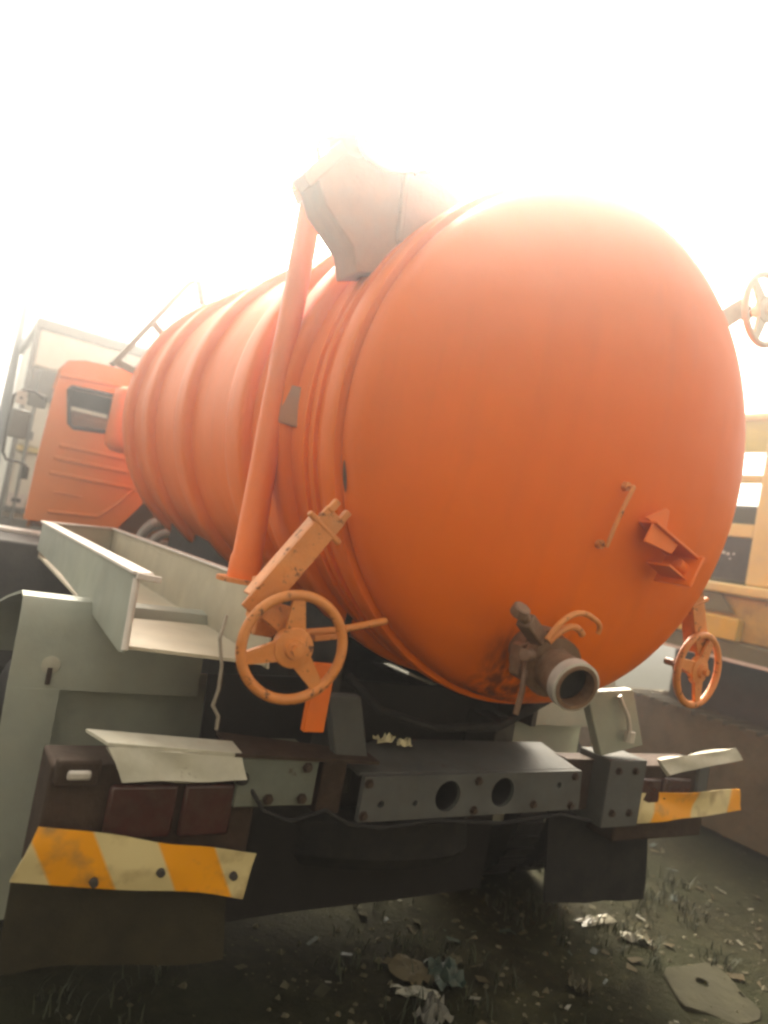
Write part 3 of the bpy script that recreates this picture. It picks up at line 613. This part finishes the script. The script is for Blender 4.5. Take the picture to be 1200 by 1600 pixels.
for (x, z) in ((-0.80, 0.84), (-0.80, 0.73), (-0.93, 0.73), (-0.53, 0.66), (-0.53, 0.78), (0.56, 0.67), (0.56, 0.80), (0.33, 0.68), (0.0, 0.665), (0.0, 0.785), (0.86, 0.82), (0.98, 0.82), (0.86, 0.62), (0.98, 0.62)):
    if bolt0 is None:
        bm = new_bm(); add_lathe(bm, [(0, -0.014), (0.013, -0.012), (0.014, 0.0), (0.02, 0.0), (0.02, 0.004), (0, 0.004)], (0, 0, 0), YAX, 6)
        bolt0 = obj('bolt', bm, M_brownbox, truck, loc=Vector((x, 0.188, z))-TB)
    else: dup(bolt0, truck, Vector((x, 0.188 if x < 0.6 else 0.196, z))-TB)
bm = new_bm(); add_tube(bm, [(-1.02, 0.23, 0.80), (-0.95, 0.17, 0.70), (-0.84, 0.17, 0.66), (-0.70, 0.18, 0.69), (-0.60, 0.17, 0.64), (-0.45, 0.17, 0.62), (-0.2, 0.18, 0.635), (0.15, 0.18, 0.61), (0.5, 0.18, 0.635), (0.75, 0.22, 0.58)], 0.008, 8); part('wiring_loom', bm, M_rubber)
bm = new_bm(); add_tube(bm, [(-0.55, 0.45, 1.12), (-0.4, 0.40, 1.0), (-0.1, 0.42, 0.93), (0.25, 0.40, 0.95), (0.55, 0.42, 1.08)], 0.018, 10); part('air_hose', bm, M_rubber)
# wheels
def wheel(x0, x1, y, front=False):
    cx = (x0+x1)/2; hw = abs(x1-x0)/2
    bm = new_bm(); R = 0.56
    add_lathe(bm, [(0.34, -hw*0.8), (0.46, -hw), (0.52, -hw*0.95), (R, -hw*0.75), (R, hw*0.75), (0.52, hw*0.95), (0.46, hw), (0.34, hw*0.8)], (cx, y, GZ+R-0.01), Vector((1, 0, 0)), 40)
    for k in range(40):
        a = 2*PI*k/40; c = Vector((cx, y+math.cos(a)*(R+0.004), GZ+R-0.01+math.sin(a)*(R+0.004)))
        add_bar(bm, c-Vector((hw*0.7, 0, 0)), c+Vector((hw*0.7, 0, 0)), 0.05, 0.02, Vector((0, math.cos(a), math.sin(a))))
    o = part('wheel', bm, M_rubber, smooth=0.6)
    bm = new_bm(); add_lathe(bm, [(0.345, -hw*0.82), (0.345, hw*0.82), (0.31, hw*0.7), (0.29, -hw*0.1), (0.12, -hw*0.15), (0.11, hw*0.5), (0, hw*0.5), (0, -hw*0.5), (0.11, -hw*0.6), (0.29, -hw*0.3), (0.31, -hw*0.75)], (cx, y, GZ+R-0.01), Vector((1, 0, 0)), 32); obj('rim', bm, M_steel, o)
for sx in (-1, 1):
    wheel(1.02*sx, 1.32*sx, 1.55); wheel(1.36*sx, 1.66*sx, 1.55); wheel(1.15*sx, 1.5*sx, 5.45)
# side locker in front of the rear wheel
bm = new_bm(); add_box(bm, -1.74, -1.02, 3.2, 4.30, 0.42, 1.25); sk = part('side_locker', bm, M_steel, bevel=0.015)
bm = new_bm(); add_box(bm, -1.76, -1.20, 4.0, 4.33, 1.252, 1.275); obj('locker_lid', bm, M_edge, sk)
# front left rail and ladder side on the tank
bm = new_bm(); add_bar(bm, (-0.735, 3.55, 3.37), (-1.165, 3.55, 2.60), 0.04, 0.10, Vector((0, 1, 0))); add_bar(bm, (-0.95, 3.55, 2.99), (-0.86, 3.55, 2.93), 0.04, 0.05); add_bar(bm, (-1.15, 3.55, 2.63), (-1.0, 3.55, 2.60), 0.04, 0.05)
rl = part('ladder_rail', bm, M_railp, bevel=0.006)
bm = new_bm(); add_tube(bm, [(-0.735, 3.55, 3.37), (-0.67, 3.55, 3.40), (-0.61, 3.55, 3.24)], 0.03, 10); obj('rail_rod', bm, M_rail, rl)
bm = new_bm(); add_lathe(bm, [(0, 0), (0.06, 0), (0.07, 0.05), (0.05, 0.10), (0, 0.12)], (-0.50, 3.45, 3.14), Vector((-0.4, 0, 1)), 20); part('breather_cap', bm, M_dirtshade)

bm = new_bm(); add_lathe(bm, [(0, -0.05), (0.08, -0.04), (0.13, 0.0), (0.14, 0.05), (0.14, 0.40), (0.13, 0.45), (0.08, 0.49), (0, 0.50)], (-0.87, 4.16, 2.06), Vector((0, 0, 1)), 28); mt = part('moisture_trap', bm, M_orange, smooth=0.9)
bm = new_bm(); add_tube(bm, [(-0.80, 4.10, 2.20), (-0.70, 3.98, 2.20)], 0.04, 12); obj('trap_pipe', bm, M_orange, mt)
# engine bits behind the cab
bm = new_bm()
add_tube(bm, bez((-0.56, 4.25, 1.33), (-0.52, 4.2, 1.56), (-0.30, 4.2, 1.50), 12), 0.045, 14)
add_tube(bm, bez((-0.48, 4.2, 1.28), (-0.44, 4.15, 1.48), (-0.24, 4.15, 1.42), 12), 0.04, 14)
for k in range(6): add_torus(bm, (-0.50+k*0.03, 4.215, 1.47+0.012*k), Vector((1, 0, 0.3)), 0.046, 0.008, 16, 8)
add_box(bm, -0.42, 0.4, 4.3, 4.75, 0.98, 1.34)
eg = part('engine', bm, M_pipe, bevel=0.0)
bm = new_bm(); add_lathe(bm, [(0.025, -0.02), (0.045, -0.02), (0.045, 0.02), (0.025, 0.02)], (-0.30, 4.19, 1.33), YAX, 16, closed=True); obj('pipe_mouth', bm, M_alu, eg)
bm = new_bm(); add_box(bm, -0.29, -0.23, 4.10, 4.14, 1.05, 1.52); obj('stay', bm, M_rail, eg)

# ---------------------------------------------------------------- cab
def cab():
    Y0, Y1 = 4.6, 6.35
    zb = 1.335
    outline = [(-1.43, zb), (-0.71, zb+0.02), (-0.60, 1.50), (-0.50, 1.66), (-0.30, 1.70), (0.30, 1.70), (0.50, 1.66), (0.60, 1.50), (0.71, zb+0.02), (1.43, zb),
               (1.425, 1.8), (1.40, 2.45), (1.38, 2.62), (1.33, 2.70), (1.20, 2.735), (0.5, 2.765), (-0.5, 2.765), (-1.20, 2.735), (-1.33, 2.70), (-1.38, 2.62), (-1.40, 2.45), (-1.425, 1.8)]
    wins = [[(-1.29, 2.47), (-1.27, 2.50), (-0.62, 2.535), (-0.58, 2.51), (-0.54, 2.26), (-0.57, 2.225), (-1.20, 2.165), (-1.235, 2.19)],
            [(1.29, 2.47), (1.27, 2.50), (0.62, 2.535), (0.58, 2.51), (0.54, 2.26), (0.57, 2.225), (1.20, 2.165), (1.235, 2.19)]]
    # rear wall with openings
    bm = new_bm(); es = []
    for poly in [outline]+wins:
        vv = [bm.verts.new((x, Y0, z)) for x, z in poly]; es += [bm.edges.new((vv[i], vv[(i+1) % len(vv)])) for i in range(len(vv))]
    bmesh.ops.triangle_fill(bm, use_beauty=True, use_dissolve=False, edges=es)
    ex = bmesh.ops.extrude_face_region(bm, geom=bm.faces[:]); bmesh.ops.translate(bm, verts=[g for g in ex['geom'] if isinstance(g, bmesh.types.BMVert)], vec=(0, 0.03, 0))
    o = part('cab', bm, M_cab, smooth=0.5)
    # roof + floor + sides as a tunnel of panels
    bm = new_bm(); ro = outline[11:]; 
    ro = [(1.40, 2.45), (1.38, 2.62), (1.33, 2.70), (1.20, 2.735), (0.5, 2.765), (-0.5, 2.765), (-1.20, 2.735), (-1.33, 2.70), (-1.38, 2.62), (-1.40, 2.45)]
    add_sheet(bm, [[(x*(1-(y-4.6)*0.085), y, z-(0.0 if y < 6 else 0.06)) for y in (Y0+0.032, 5.2, 5.9, 6.25, 6.33)] for x, z in ro], -0.02); obj('roof', bm, M_cab, o, smooth=0.8)
    for sx in (-1, 1):
        bm = new_bm()
        def P(y, z): return (sx*(1.425-0.055*max(0, (z-1.8)))*(1-(y-4.6)*0.085), y, z)
        add_poly_prism(bm, [P(Y0+0.032, zb), P(4.95, zb), P(5.05, 1.55), P(5.85, 1.55), P(5.95, 1.2), P(6.33, 1.2), P(6.33, 1.95), P(4.9, 1.95), P(4.9, 2.45), P(Y0+0.032, 2.45)], (-sx*0.03, 0, 0)); obj('side_panel', bm, M_cab, o)
        bm = new_bm(); add_poly_prism(bm, [(P(4.9, 1.95)), (P(6.2, 1.95)), (P(6.2, 2.45)), (P(4.9, 2.45))], (-sx*0.01, 0, 0)); obj('side_window', bm, M_glass, o)
    bm = new_bm(); add_box(bm, -1.21, 1.21, 6.30, 6.34, 1.2, 1.95); obj('front_panel', bm, M_cab, o)
    bm = new_bm(); add_box(bm, -1.2, 1.2, Y0+0.05, 6.3, zb+0.38, zb+0.41); obj('cab_floor', bm, M_steel, o)
    for x in (-0.95, 0.95):
        bm = new_bm(); add_poly_prism(bm, [(x-0.28, 5.35, 1.75), (x-0.28, 4.85, 1.75), (x-0.28, 4.80, 2.32), (x-0.28, 4.92, 2.34), (x-0.28, 5.0, 1.9), (x-0.28, 5.35, 1.9)], (0.56, 0, 0)); obj('seat', bm, M_rail, o, bevel=0.04)
    bm = new_bm(); add_box(bm, -1.2, 1.2, 6.18, 6.24, 2.50, 2.68); obj('sun_visor', bm, M_steel, o, bevel=0.01)
    bm = new_bm(); add_box(bm, -1.2, 1.2, 5.9, 6.26, 1.75, 2.10); obj('dashboard', bm, M_steel, o, bevel=0.04)
    for x in (-1.20, 1.20, -0.62):
        bm = new_bm(); add_box(bm, x-0.04, x+0.04, 6.25, 6.32, 1.952, 2.68); obj('windscreen_pillar', bm, M_steel, o)
    # window seal frames
    for wpts in wins:
        bm = new_bm(); cx = sum(p[0] for p in wpts)/8; cz = sum(p[1] for p in wpts)/8
        loop = [(x, Y0-0.004, z) for x, z in wpts]; add_tube(bm, loop+[loop[0], loop[1]], 0.016, 8); f = obj('window_seal', bm, M_black, o)
    # pressed ribs in the rear wall
    for (z, xa) in ((1.995, -1.28), (1.885, -1.30), (1.755, -1.31), (1.60, -1.25)):
        bm = new_bm(); xb = -0.55 if z > 1.7 else -1.02; h = 0.016 if z > 1.7 else 0.007
        add_poly_prism(bm, [(xa, Y0-0.001, z+h), (xb, Y0-0.001, z+h), (xb, Y0-0.001, z-h), (xa, Y0-0.001, z-h)], (0, -0.014, 0)); obj('pressed_rib', bm, M_cab, o, bevel=0.01)
    bm = new_bm()   # raised lower border following the engine cut-out
    path = [(-1.26, 1.43), (-0.86, 1.455), (-0.72, 1.60), (-0.62, 1.735), (-0.45, 1.78), (0.45, 1.78)]
    add_tube(bm, [(x, Y0-0.002, z) for x, z in path], 0.014, 8); obj('pressed_border', bm, M_cab, o)
    bm = new_bm(); add_tube(bm, [(-1.38, Y0-0.0, 2.57), (-1.0, Y0-0.005, 2.60), (-0.3, Y0-0.005, 2.62), (0.3, Y0-0.005, 2.62), (1.0, Y0-0.005, 2.60), (1.38, Y0, 2.57)], 0.018, 8); obj('roof_gutter', bm, M_cab, o)
    # mirrors both sides
    for sx in (-1, 1):
        bm = new_bm()
        ptsm = [(-1.42, 5.0, 2.38), (-1.50, 5.0, 2.43), (-1.60, 5.0, 2.42), (-1.66, 5.0, 2.36), (-1.665, 5.0, 2.1), (-1.655, 5.0, 1.86), (-1.62, 5.0, 1.80), (-1.52, 5.0, 1.80), (-1.46, 5.0, 1.78), (-1.44, 5.0, 1.72)]
        add_tube(bm, [(x*-sx*1.0, y, z) for x, y, z in ptsm], 0.012, 8)
        add_tube(bm, [(-1.455*-sx, 5.0, 1.77), (-1.452*-sx, 5.0, 1.66)], 0.028, 10)
        obj('mirror_arm', bm, M_steel, o)
        bm = new_bm(); add_box(bm, *sorted((-1.66*-sx, -1.50*-sx)), 4.97, 5.05, 2.00, 2.25); obj('mirror_head', bm, M_rail, o, bevel=0.02)
        bm = new_bm(); add_box(bm, *sorted((-1.645*-sx, -1.56*-sx)), 4.985, 5.0, 2.29, 2.41); obj('mirror_tag', bm, M_edge, o, bevel=0.01)
        bm = new_bm(); add_lathe(bm, [(0, 0), (0.011, 0), (0.011, 0.012), (0, 0.012)], (-1.603*-sx, 4.972, 2.345), YAX, 12); obj('tag_bolt', bm, M_black, o)
        bm = new_bm(); add_box(bm, *sorted((-1.55*-sx, -1.40*-sx)), 5.0, 5.03, 2.30, 2.42); obj('mirror_plate', bm, M_rail, o, bevel=0.008)
cab()

# ---------------------------------------------------------------- small loose things
o = obj('cord', (lambda b: (add_tube(b, [(-1.255, 0.06, 1.36), (-1.285, 0.0, 1.30), (-1.27, -0.02, 1.22), (-1.265, -0.02, 1.15), (-1.272, -0.015, 1.10), (-1.25, -0.02, 1.07), (-1.248, -0.02, 1.03)], 0.0055, 8), b)[1])(new_bm()), M_cord)
tag(o, 'thin frayed cord hanging beside the lower left handwheel', 'cord')
def crumple(name, c, sx, sy, m, label, cat, group=None, seed=0, hgt=0.02, n=7, rz=0.0):
    bm = new_bm(); g = []
    for i in range(n+1):
        row = []
        for j in range(n+1):
            u, v = i/n*2-1, j/n*2-1
            k = 1+0.35*mnoise.noise(Vector((math.atan2(v, u)*1.5, seed*3.1, 0)))
            x, y = u*sx*k, v*sy*k; q = Vector((u*2+seed, v*2, seed*1.7))
            row.append((x, y, 0.004+hgt*abs(mnoise.noise(q)*1.6+mnoise.noise(q*2.3)*0.7)))
        g.append(row)
    add_sheet(bm, g, 0.003)
    o = obj(name, bm, m, None, smooth=0.5, loc=c, rot=(0, 0, rz)); tag(o, label, cat, group); return o
crumple('paper_scrap', (-0.335, 0.44, 0.852), 0.035, 0.03, M_scrapy, 'larger pale yellow scrap lying on the rear crossmember', 'paper scrap', seed=2, hgt=0.035, n=5)
crumple('paper_scrap', (-0.255, 0.40, 0.852), 0.03, 0.022, M_scrapy, 'smaller pale yellow scrap beside the first on the crossmember', 'paper scrap', seed=5, hgt=0.03, n=5)
lit = [('plastic_scrap', 1.56, 0.74, .13, .035, M_scrapw, 'shiny torn white plastic strip beside the right mudflap', 'plastic scrap', .03),
       ('plastic_scrap', 1.62, 0.50, .035, .08, M_scrapw, 'narrow bent white strip in front of the torn plastic strip', 'plastic scrap', .04),
       ('cardboard_piece', 0.15, 0.59, .11, .09, M_scrapb, 'flat brown cardboard piece on dirt under the truck rear', 'cardboard', .03),
       ('plastic_scrap', 0.08, 0.44, .10, .03, M_scrapw, 'dirty white strip just below the brown cardboard piece', 'plastic scrap', .03),
       ('plastic_bag', 0.05, 0.27, .07, .055, M_bag, 'crumpled grey white bag at the bottom centre of the ground', 'plastic bag', .09),
       ('plastic_bag', 0.30, 0.52, .10, .08, M_scrapg, 'dark green crumpled plastic right of the brown cardboard', 'plastic bag', .06),
       ('paper_scrap', 0.92, 0.27, .055, .05, M_stone, 'round pale lump standing out on the brown dirt', 'paper scrap', .07),
       ('paper_scrap', 0.42, 0.62, .04, .03, M_stone, 'small pale scrap behind the dark green plastic', 'paper scrap', .03)]
for k, (nm, x, y, a, b_, m, lab, cat, h) in enumerate(lit):
    crumple(nm, (x, y, gh(x, y)), a, b_, m, lab, cat, seed=k+10, hgt=h, rz=k*0.9)
# pale slab with a hole at the lower right
bm = new_bm(); R1 = [(math.cos(a)*(0.26+0.06*math.sin(3*a+1)), math.sin(a)*(0.20+0.03*math.cos(4*a))) for a in [2*PI*k/22 for k in range(22)]]
vv = [bm.verts.new((x, y, 0.012+0.02*mnoise.noise(Vector((x*5, y*5, 0))))) for x, y in R1]; es = [bm.edges.new((vv[i], vv[(i+1) % 22])) for i in range(22)]
hv = [bm.verts.new((0.05+0.035*math.cos(2*PI*k/12), 0.05+0.03*math.sin(2*PI*k/12), 0.014)) for k in range(12)]; es += [bm.edges.new((hv[i], hv[(i+1) % 12])) for i in range(12)]
bmesh.ops.triangle_fill(bm, use_beauty=True, use_dissolve=False, edges=es)
ex = bmesh.ops.extrude_face_region(bm, geom=bm.faces[:]); bmesh.ops.translate(bm, verts=[g for g in ex['geom'] if isinstance(g, bmesh.types.BMVert)], vec=(0, 0, -0.06))
o = obj('stone_slab', bm, M_slab, None, bevel=0.006, loc=(1.60, 0.02, gh(1.6, 0.02)), rot=(0.03, -0.04, 0.5)); tag(o, 'pale flat slab with a dark hole lying on the dirt', 'slab')
# gravel and small rubbish, weeds
bm = new_bm()
for k in range(2600):
    x = rnd.uniform(-2.2, 6.5) if k % 3 else rnd.uniform(-0.6, 2.6); y = rnd.uniform(-1.2, 7.5) if k % 3 else rnd.uniform(-0.5, 1.8)
    s = 0.006+0.02*rnd.random()**3; z = gh(x, y)
    vsx = [bm.verts.new((x+s*rnd.uniform(.6, 1.2)*dx, y+s*rnd.uniform(.6, 1.2)*dy, z+s*dz)) for dx, dy, dz in ((1, 0, .1), (0, 1, .1), (-1, 0, .1), (0, -1, .1), (.1, .1, rnd.uniform(.4, 1)))]
    for i in range(4): bm.faces.new((vsx[i], vsx[(i+1) % 4], vsx[4]))
o = obj('gravel', bm, M_stone, None); tag(o, 'small loose stones scattered over the dirt', 'gravel', kind='stuff')
bm = new_bm()
for k in range(260):
    x = rnd.uniform(-0.8, 3.2); y = rnd.uniform(-0.4, 2.6); s = 0.012+0.03*rnd.random()**2; z = gh(x, y)+0.006; a = rnd.random()*6.3
    dx, dy = math.cos(a)*s, math.sin(a)*s; w2 = rnd.uniform(.25, .7)
    q = [bm.verts.new(p) for p in ((x-dx-dy*w2, y-dy+dx*w2, z), (x+dx-dy*w2, y+dy+dx*w2, z+rnd.random()*0.02), (x+dx+dy*w2, y+dy-dx*w2, z+rnd.random()*0.02), (x-dx+dy*w2, y-dy-dx*w2, z))]
    f = bm.faces.new(q); f.material_index = rnd.choice((0, 1, 1, 2, 3))
bmesh.ops.solidify(bm, geom=bm.faces[:], thickness=0.002)
o = obj('litter', bm, [M_scrapw, M_scrapb, M_stone, M_scrapg], None); tag(o, 'small scraps of rubbish trodden into the dirt', 'litter', kind='stuff')
bm = new_bm()
for k in range(300):
    cx, cy = rnd.uniform(-1.6, 3.5), rnd.uniform(-0.8, 2.2)
    if mnoise.noise(Vector((cx*1.1, cy*1.1, 3))) < 0.02: continue
    for b_ in range(12):
        a = rnd.random()*6.3; h = rnd.uniform(0.03, 0.10); x, y = cx+rnd.gauss(0, .05), cy+rnd.gauss(0, .05); z = gh(x, y)
        d = Vector((math.cos(a), math.sin(a), 0)); s = Vector((-d.y, d.x, 0))*0.004
        p = Vector((x, y, z-0.004)); q = p+Vector((0, 0, h*0.6))+d*h*0.2; t = p+Vector((0, 0, h))+d*h*0.6
        va = [bm.verts.new(v) for v in (p-s, p+s, q+s*0.8, q-s*0.8, t)]
        bm.faces.new(va[:4]); bm.faces.new((va[3], va[2], va[4]))
o = obj('weeds', bm, M_leaf, None); tag(o, 'low patchy weeds growing through the dirt', 'weeds', kind='stuff')

# ---------------------------------------------------------------- cream box trailer behind the cab
tr = empty('box_trailer', (0.3, 8.0, GZ), 'tall cream box trailer with grey frame parked behind the orange cab', 'trailer')
TO2 = Vector((0.3, 8.0, GZ))
def tpart(name, bm, m, parent=None, **k):
    o = obj(name, bm, m, parent or tr, **k)
    if parent is None: o.location = -TO2
    return o
X0, X1 = -1.40, 1.9
bm = new_bm(); add_box(bm, X0+0.06, X1-0.06, 8.10, 10.6, 0.95, 3.52); tpart('box_body', bm, M_cream)
bm = new_bm(); add_box(bm, X0, X1, 8.0, 10.65, 3.54, 3.68); tpart('roof_rail', bm, M_rail, bevel=0.015)
bm = new_bm(); add_box(bm, X0, X0+0.05, 8.0, 8.09, 0.95, 3.538); tpart('corner_post', bm, M_rail)
bm = new_bm(); add_box(bm, X1-0.05, X1, 8.0, 8.09, 0.95, 3.538); tpart('corner_post', bm, M_rail)
xs = [X0+0.055, -0.30, 0.75, X1-0.055]
for i in range(3):
    bm = new_bm(); add_box(bm, xs[i]+0.012, xs[i+1]-0.012, 8.03, 8.06, 3.08, 3.53); tpart('header_panel', bm, M_cream, bevel=0.006)
    for (za, zb) in ((1.35, 1.98), (2.08, 2.62)):
        bm = new_bm(); add_box(bm, xs[i]+0.012, xs[i+1]-0.012, 8.03, 8.06, za, zb); tpart('door_panel', bm, M_cream, bevel=0.006)
bm = new_bm(); add_box(bm, X0+0.055, -1.06, 8.005, 8.028, 2.66, 3.06); tpart('vent_panel', bm, M_rail, bevel=0.006)
bm = new_bm(); add_box(bm, -1.0, X1-0.06, 8.02, 8.05, 2.64, 3.06); tpart('door_panel', bm, M_cream, bevel=0.006)
for z in (2.03, 1.27):
    bm = new_bm(); add_box(bm, X0+0.06, X1-0.06, 7.98, 8.06, z-0.035, z+0.035); tpart('cross_rail', bm, M_yelc if z > 2 else M_rail, bevel=0.01)
for x in (-1.24, -0.30, 0.75):
    bm = new_bm(); add_tube(bm, [(x, 7.96, 1.0), (x, 7.96, 3.0)], 0.02, 10); add_box(bm, x-0.05, x+0.05, 7.95, 8.02, 2.15, 2.25); tpart('locking_bar', bm, M_rail)
bm = new_bm(); add_box(bm, -1.33, -1.13, 7.95, 7.965, 1.30, 1.47); sg = tpart('plate', bm, M_edge)
bm = new_bm(); add_box(bm, -1.28, -1.18, 7.943, 7.949, 1.36, 1.41); obj('plate_mark', bm, M_black, sg)
bm = new_bm(); add_box(bm, X0, X1, 7.95, 8.10, 1.02, 1.16); tpart('rear_sill', bm, M_rail, bevel=0.01)
bm = new_bm(); add_box(bm, X0+0.1, X1-0.1, 8.0, 10.6, 0.6, 0.94); tpart('underframe', bm, M_steel)
for x in (X0+0.3, X1-0.3):
    for y in (8.9, 10.0):
        bm = new_bm(); add_lathe(bm, [(0, -0.17), (0.3, -0.17), (0.52, -0.15), (0.52, 0.15), (0.3, 0.17), (0, 0.17)], (x, y, GZ+0.5), Vector((1, 0, 0)), 32); tpart('wheel', bm, M_rubber)
# worn faint lettering strokes on the header (illegible in the photo): small smudged bolts and a lamp only
bm = new_bm(); add_box(bm, -0.22, -0.12, 7.99, 8.028, 3.30, 3.40); tpart('marker_lamp', bm, M_rail, bevel=0.01)

# pole
pl = new_bm(); add_tube(pl, [(-1.42, 10.6, GZ-0.02), (-1.42, 10.6, 3.0), (-1.42, 10.6, 5.7)], 0.06, 14, radii=[0.085, 0.075, 0.03])
pz = obj('utility_pole', pl, M_pole, None, loc=(0, 0, 0)); tag(pz, 'tall thin grey pole rising at the far left behind the trailer', 'pole')

# ---------------------------------------------------------------- yellow machine at the right
ym = empty('construction_machine', (4.8, 1.6, GZ), 'yellow construction machine with tall framed cab standing beyond the tank', 'machine')
YO = Vector((4.8, 1.6, GZ))
def ypart(name, bm, m, parent=None, **k):
    o = obj(name, bm, m, parent or ym, **k)
    if parent is None: o.location = -YO
    return o
YA, YB = 1.46, 3.1; XA, XB = 4.0, 5.25; ZT = 3.46
for nm, (x0, x1, y0, y1) in {'a': (XA, XA+0.13, YA, YA+0.25), 'b': (XA, XA+0.10, 2.28, 2.38), 'c': (XA, XA+0.1, YB-0.12, YB), 'd': (XB-0.1, XB, YA, YA+0.14), 'e': (XB-0.1, XB, YB-0.12, YB)}.items():
    bm = new_bm(); add_box(bm, x0, x1, y0, y1, 1.90, ZT-0.085); ypart('cab_post', bm, M_yelc, bevel=0.02)
bm = new_bm(); add_box(bm, XA-0.03, XB+0.03, YA-0.04, YB+0.03, ZT-0.083, ZT); ypart('cab_roof', bm, M_yelc, bevel=0.03)
for za, zb in ((2.82, 2.89), (2.32, 2.44)):
    bm = new_bm(); add_box(bm, XA+0.01, XA+0.09, YA+0.252, 2.278, za, zb); add_box(bm, XA+0.01, XA+0.09, 2.382, YB-0.122, za, zb); ypart('cab_rail', bm, M_yelc, bevel=0.01)
def clear_glass():
    m = bpy.data.materials.new('dusty_glass'); m.use_nodes = True; b = m.node_tree.nodes['Principled BSDF']
    b.inputs['Base Color'].default_value = (0.95, 0.95, 0.92, 1); b.inputs['Roughness'].default_value = 0.05; b.inputs['Transmission Weight'].default_value = 1.0; b.inputs['IOR'].default_value = 1.02
    return m
M_cglass = clear_glass()
for za, zb in ((2.895, ZT-0.09), (2.445, 2.815)):
    bm = new_bm(); add_box(bm, XA+0.045, XA+0.05, YA+0.255, 2.275, za, zb); ypart('window_pane', bm, M_cglass)
bm = new_bm(); add_tube(bm, [(XA+0.03, 1.72, 3.08), (XA+0.03, 1.95, 3.05), (XA+0.03, 2.27, 3.10)], 0.006, 6); ypart('wire', bm, M_rail)
bm = new_bm(); add_box(bm, XA+0.03, XA+0.06, YA+0.253, 2.277, 1.93, 2.318); dp = ypart('door_panel', bm, M_steel)
for k, (y, z, s) in enumerate(((1.97, 2.17, .014), (1.925, 2.16, .013), (1.87, 2.165, .008), (1.90, 2.12, .007))):
    bm = new_bm(); add_lathe(bm, [(0, -0.012), (s, -0.008), (s, 0.01), (0, 0.01)], (XA+0.028, y, z), Vector((1, 0, 0)), 10); obj('stud', bm, M_clear, dp)
bm = new_bm(); add_box(bm, XA+0.55, XA+0.85, 2.0, 2.5, 1.9, 2.7); ypart('driver_seat', bm, M_steel, bevel=0.05)
bm = new_bm(); add_box(bm, XA-0.06, XB+0.05, -0.6, 3.6, 1.80, 1.895); ypart('cab_deck', bm, M_yelc, bevel=0.02)
bm = new_bm(); add_box(bm, XA+0.02, XB, -0.6, 3.5, 1.40, 1.798); ypart('deck_frame', bm, M_ymud, bevel=0.02)
bm = new_bm(); add_box(bm, XA-0.08, XA+0.015, 1.66, 3.3, 1.40, 1.60); ypart('side_beam', bm, M_yel, bevel=0.015)
bm = new_bm(); add_box(bm, XA, XB, -0.9, 1.2, 1.90, 2.45); ypart('engine_hood', bm, M_yel, bevel=0.08)
bm = new_bm(); add_box(bm, XA-0.05, XB+0.02, -0.8, 3.4, 1.22, 1.395); sk = ypart('skirt', bm, M_dgreen, bevel=0.02)
bm = new_bm(); add_box(bm, XA-0.056, XA-0.03, -0.8, 3.4, 1.222, 1.25); obj('skirt_edge', bm, M_edge, sk)
for xx in (XA+0.05, XB-0.45):
    bm = new_bm(); pts = []
    for k in range(13): a = PI/2+PI*k/12; pts.append((xx, -0.4+0.45*math.cos(a), 0.22+0.45*math.sin(a)))
    for k in range(13): a = -PI/2+PI*k/12; pts.append((xx, 3.0+0.45*math.cos(a), 0.22+0.45*math.sin(a)))
    add_poly_prism(bm, pts, (0.4, 0, 0)); tk = ypart('track', bm, M_mud, bevel=0.0)
    for k in range(22):
        bm2 = new_bm() if k == 0 else None
        if k == 0:
            add_box(bm2, xx-0.02, xx+0.42, -0.05, 0.05, -0.012, 0.02); sh = obj('track_shoe', bm2, M_mud, tk); sh.location = (0, -0.4, 0.68)
        else: dup(sh, tk, (0, -0.4+k*0.155, 0.68))
bm = new_bm(); add_box(bm, XA+0.45, XB-0.45, 0.2, 2.6, 0.2, 1.22); ypart('undercarriage', bm, M_steel)
bm = new_bm(); add_poly_prism(bm, [(XA-0.02, 1.75, 1.64), (XA-0.02, 2.2, 1.62), (XA-0.02, 2.15, 1.78), (XA-0.02, 1.9, 1.80)], (0.03, 0, 0)); ypart('hydraulic_block', bm, M_dgreen, bevel=0.01)

# ---------------------------------------------------------------- haze: added air volume whose glow stands in for lens flare
bm = new_bm(); add_box(bm, -182, 186, -182, 186, GZ-1.2, 7.5)
hz = bpy.data.materials.new('flare_haze'); hz.use_nodes = True; t = hz.node_tree; t.nodes.clear()
pv = t.nodes.new('ShaderNodeVolumePrincipled'); ou = t.nodes.new('ShaderNodeOutputMaterial')
pv.inputs['Color'].default_value = (0.96, 0.97, 1.0, 1); pv.inputs['Density'].default_value = HAZE_DENSITY; pv.inputs['Anisotropy'].default_value = HAZE_ANISO
t.links.new(pv.outputs[0], ou.inputs['Volume'])
h = obj('haze', bm, hz, None); h['kind'] = 'stuff'; h['label'] = 'added white haze round the truck, standing in for lens flare'
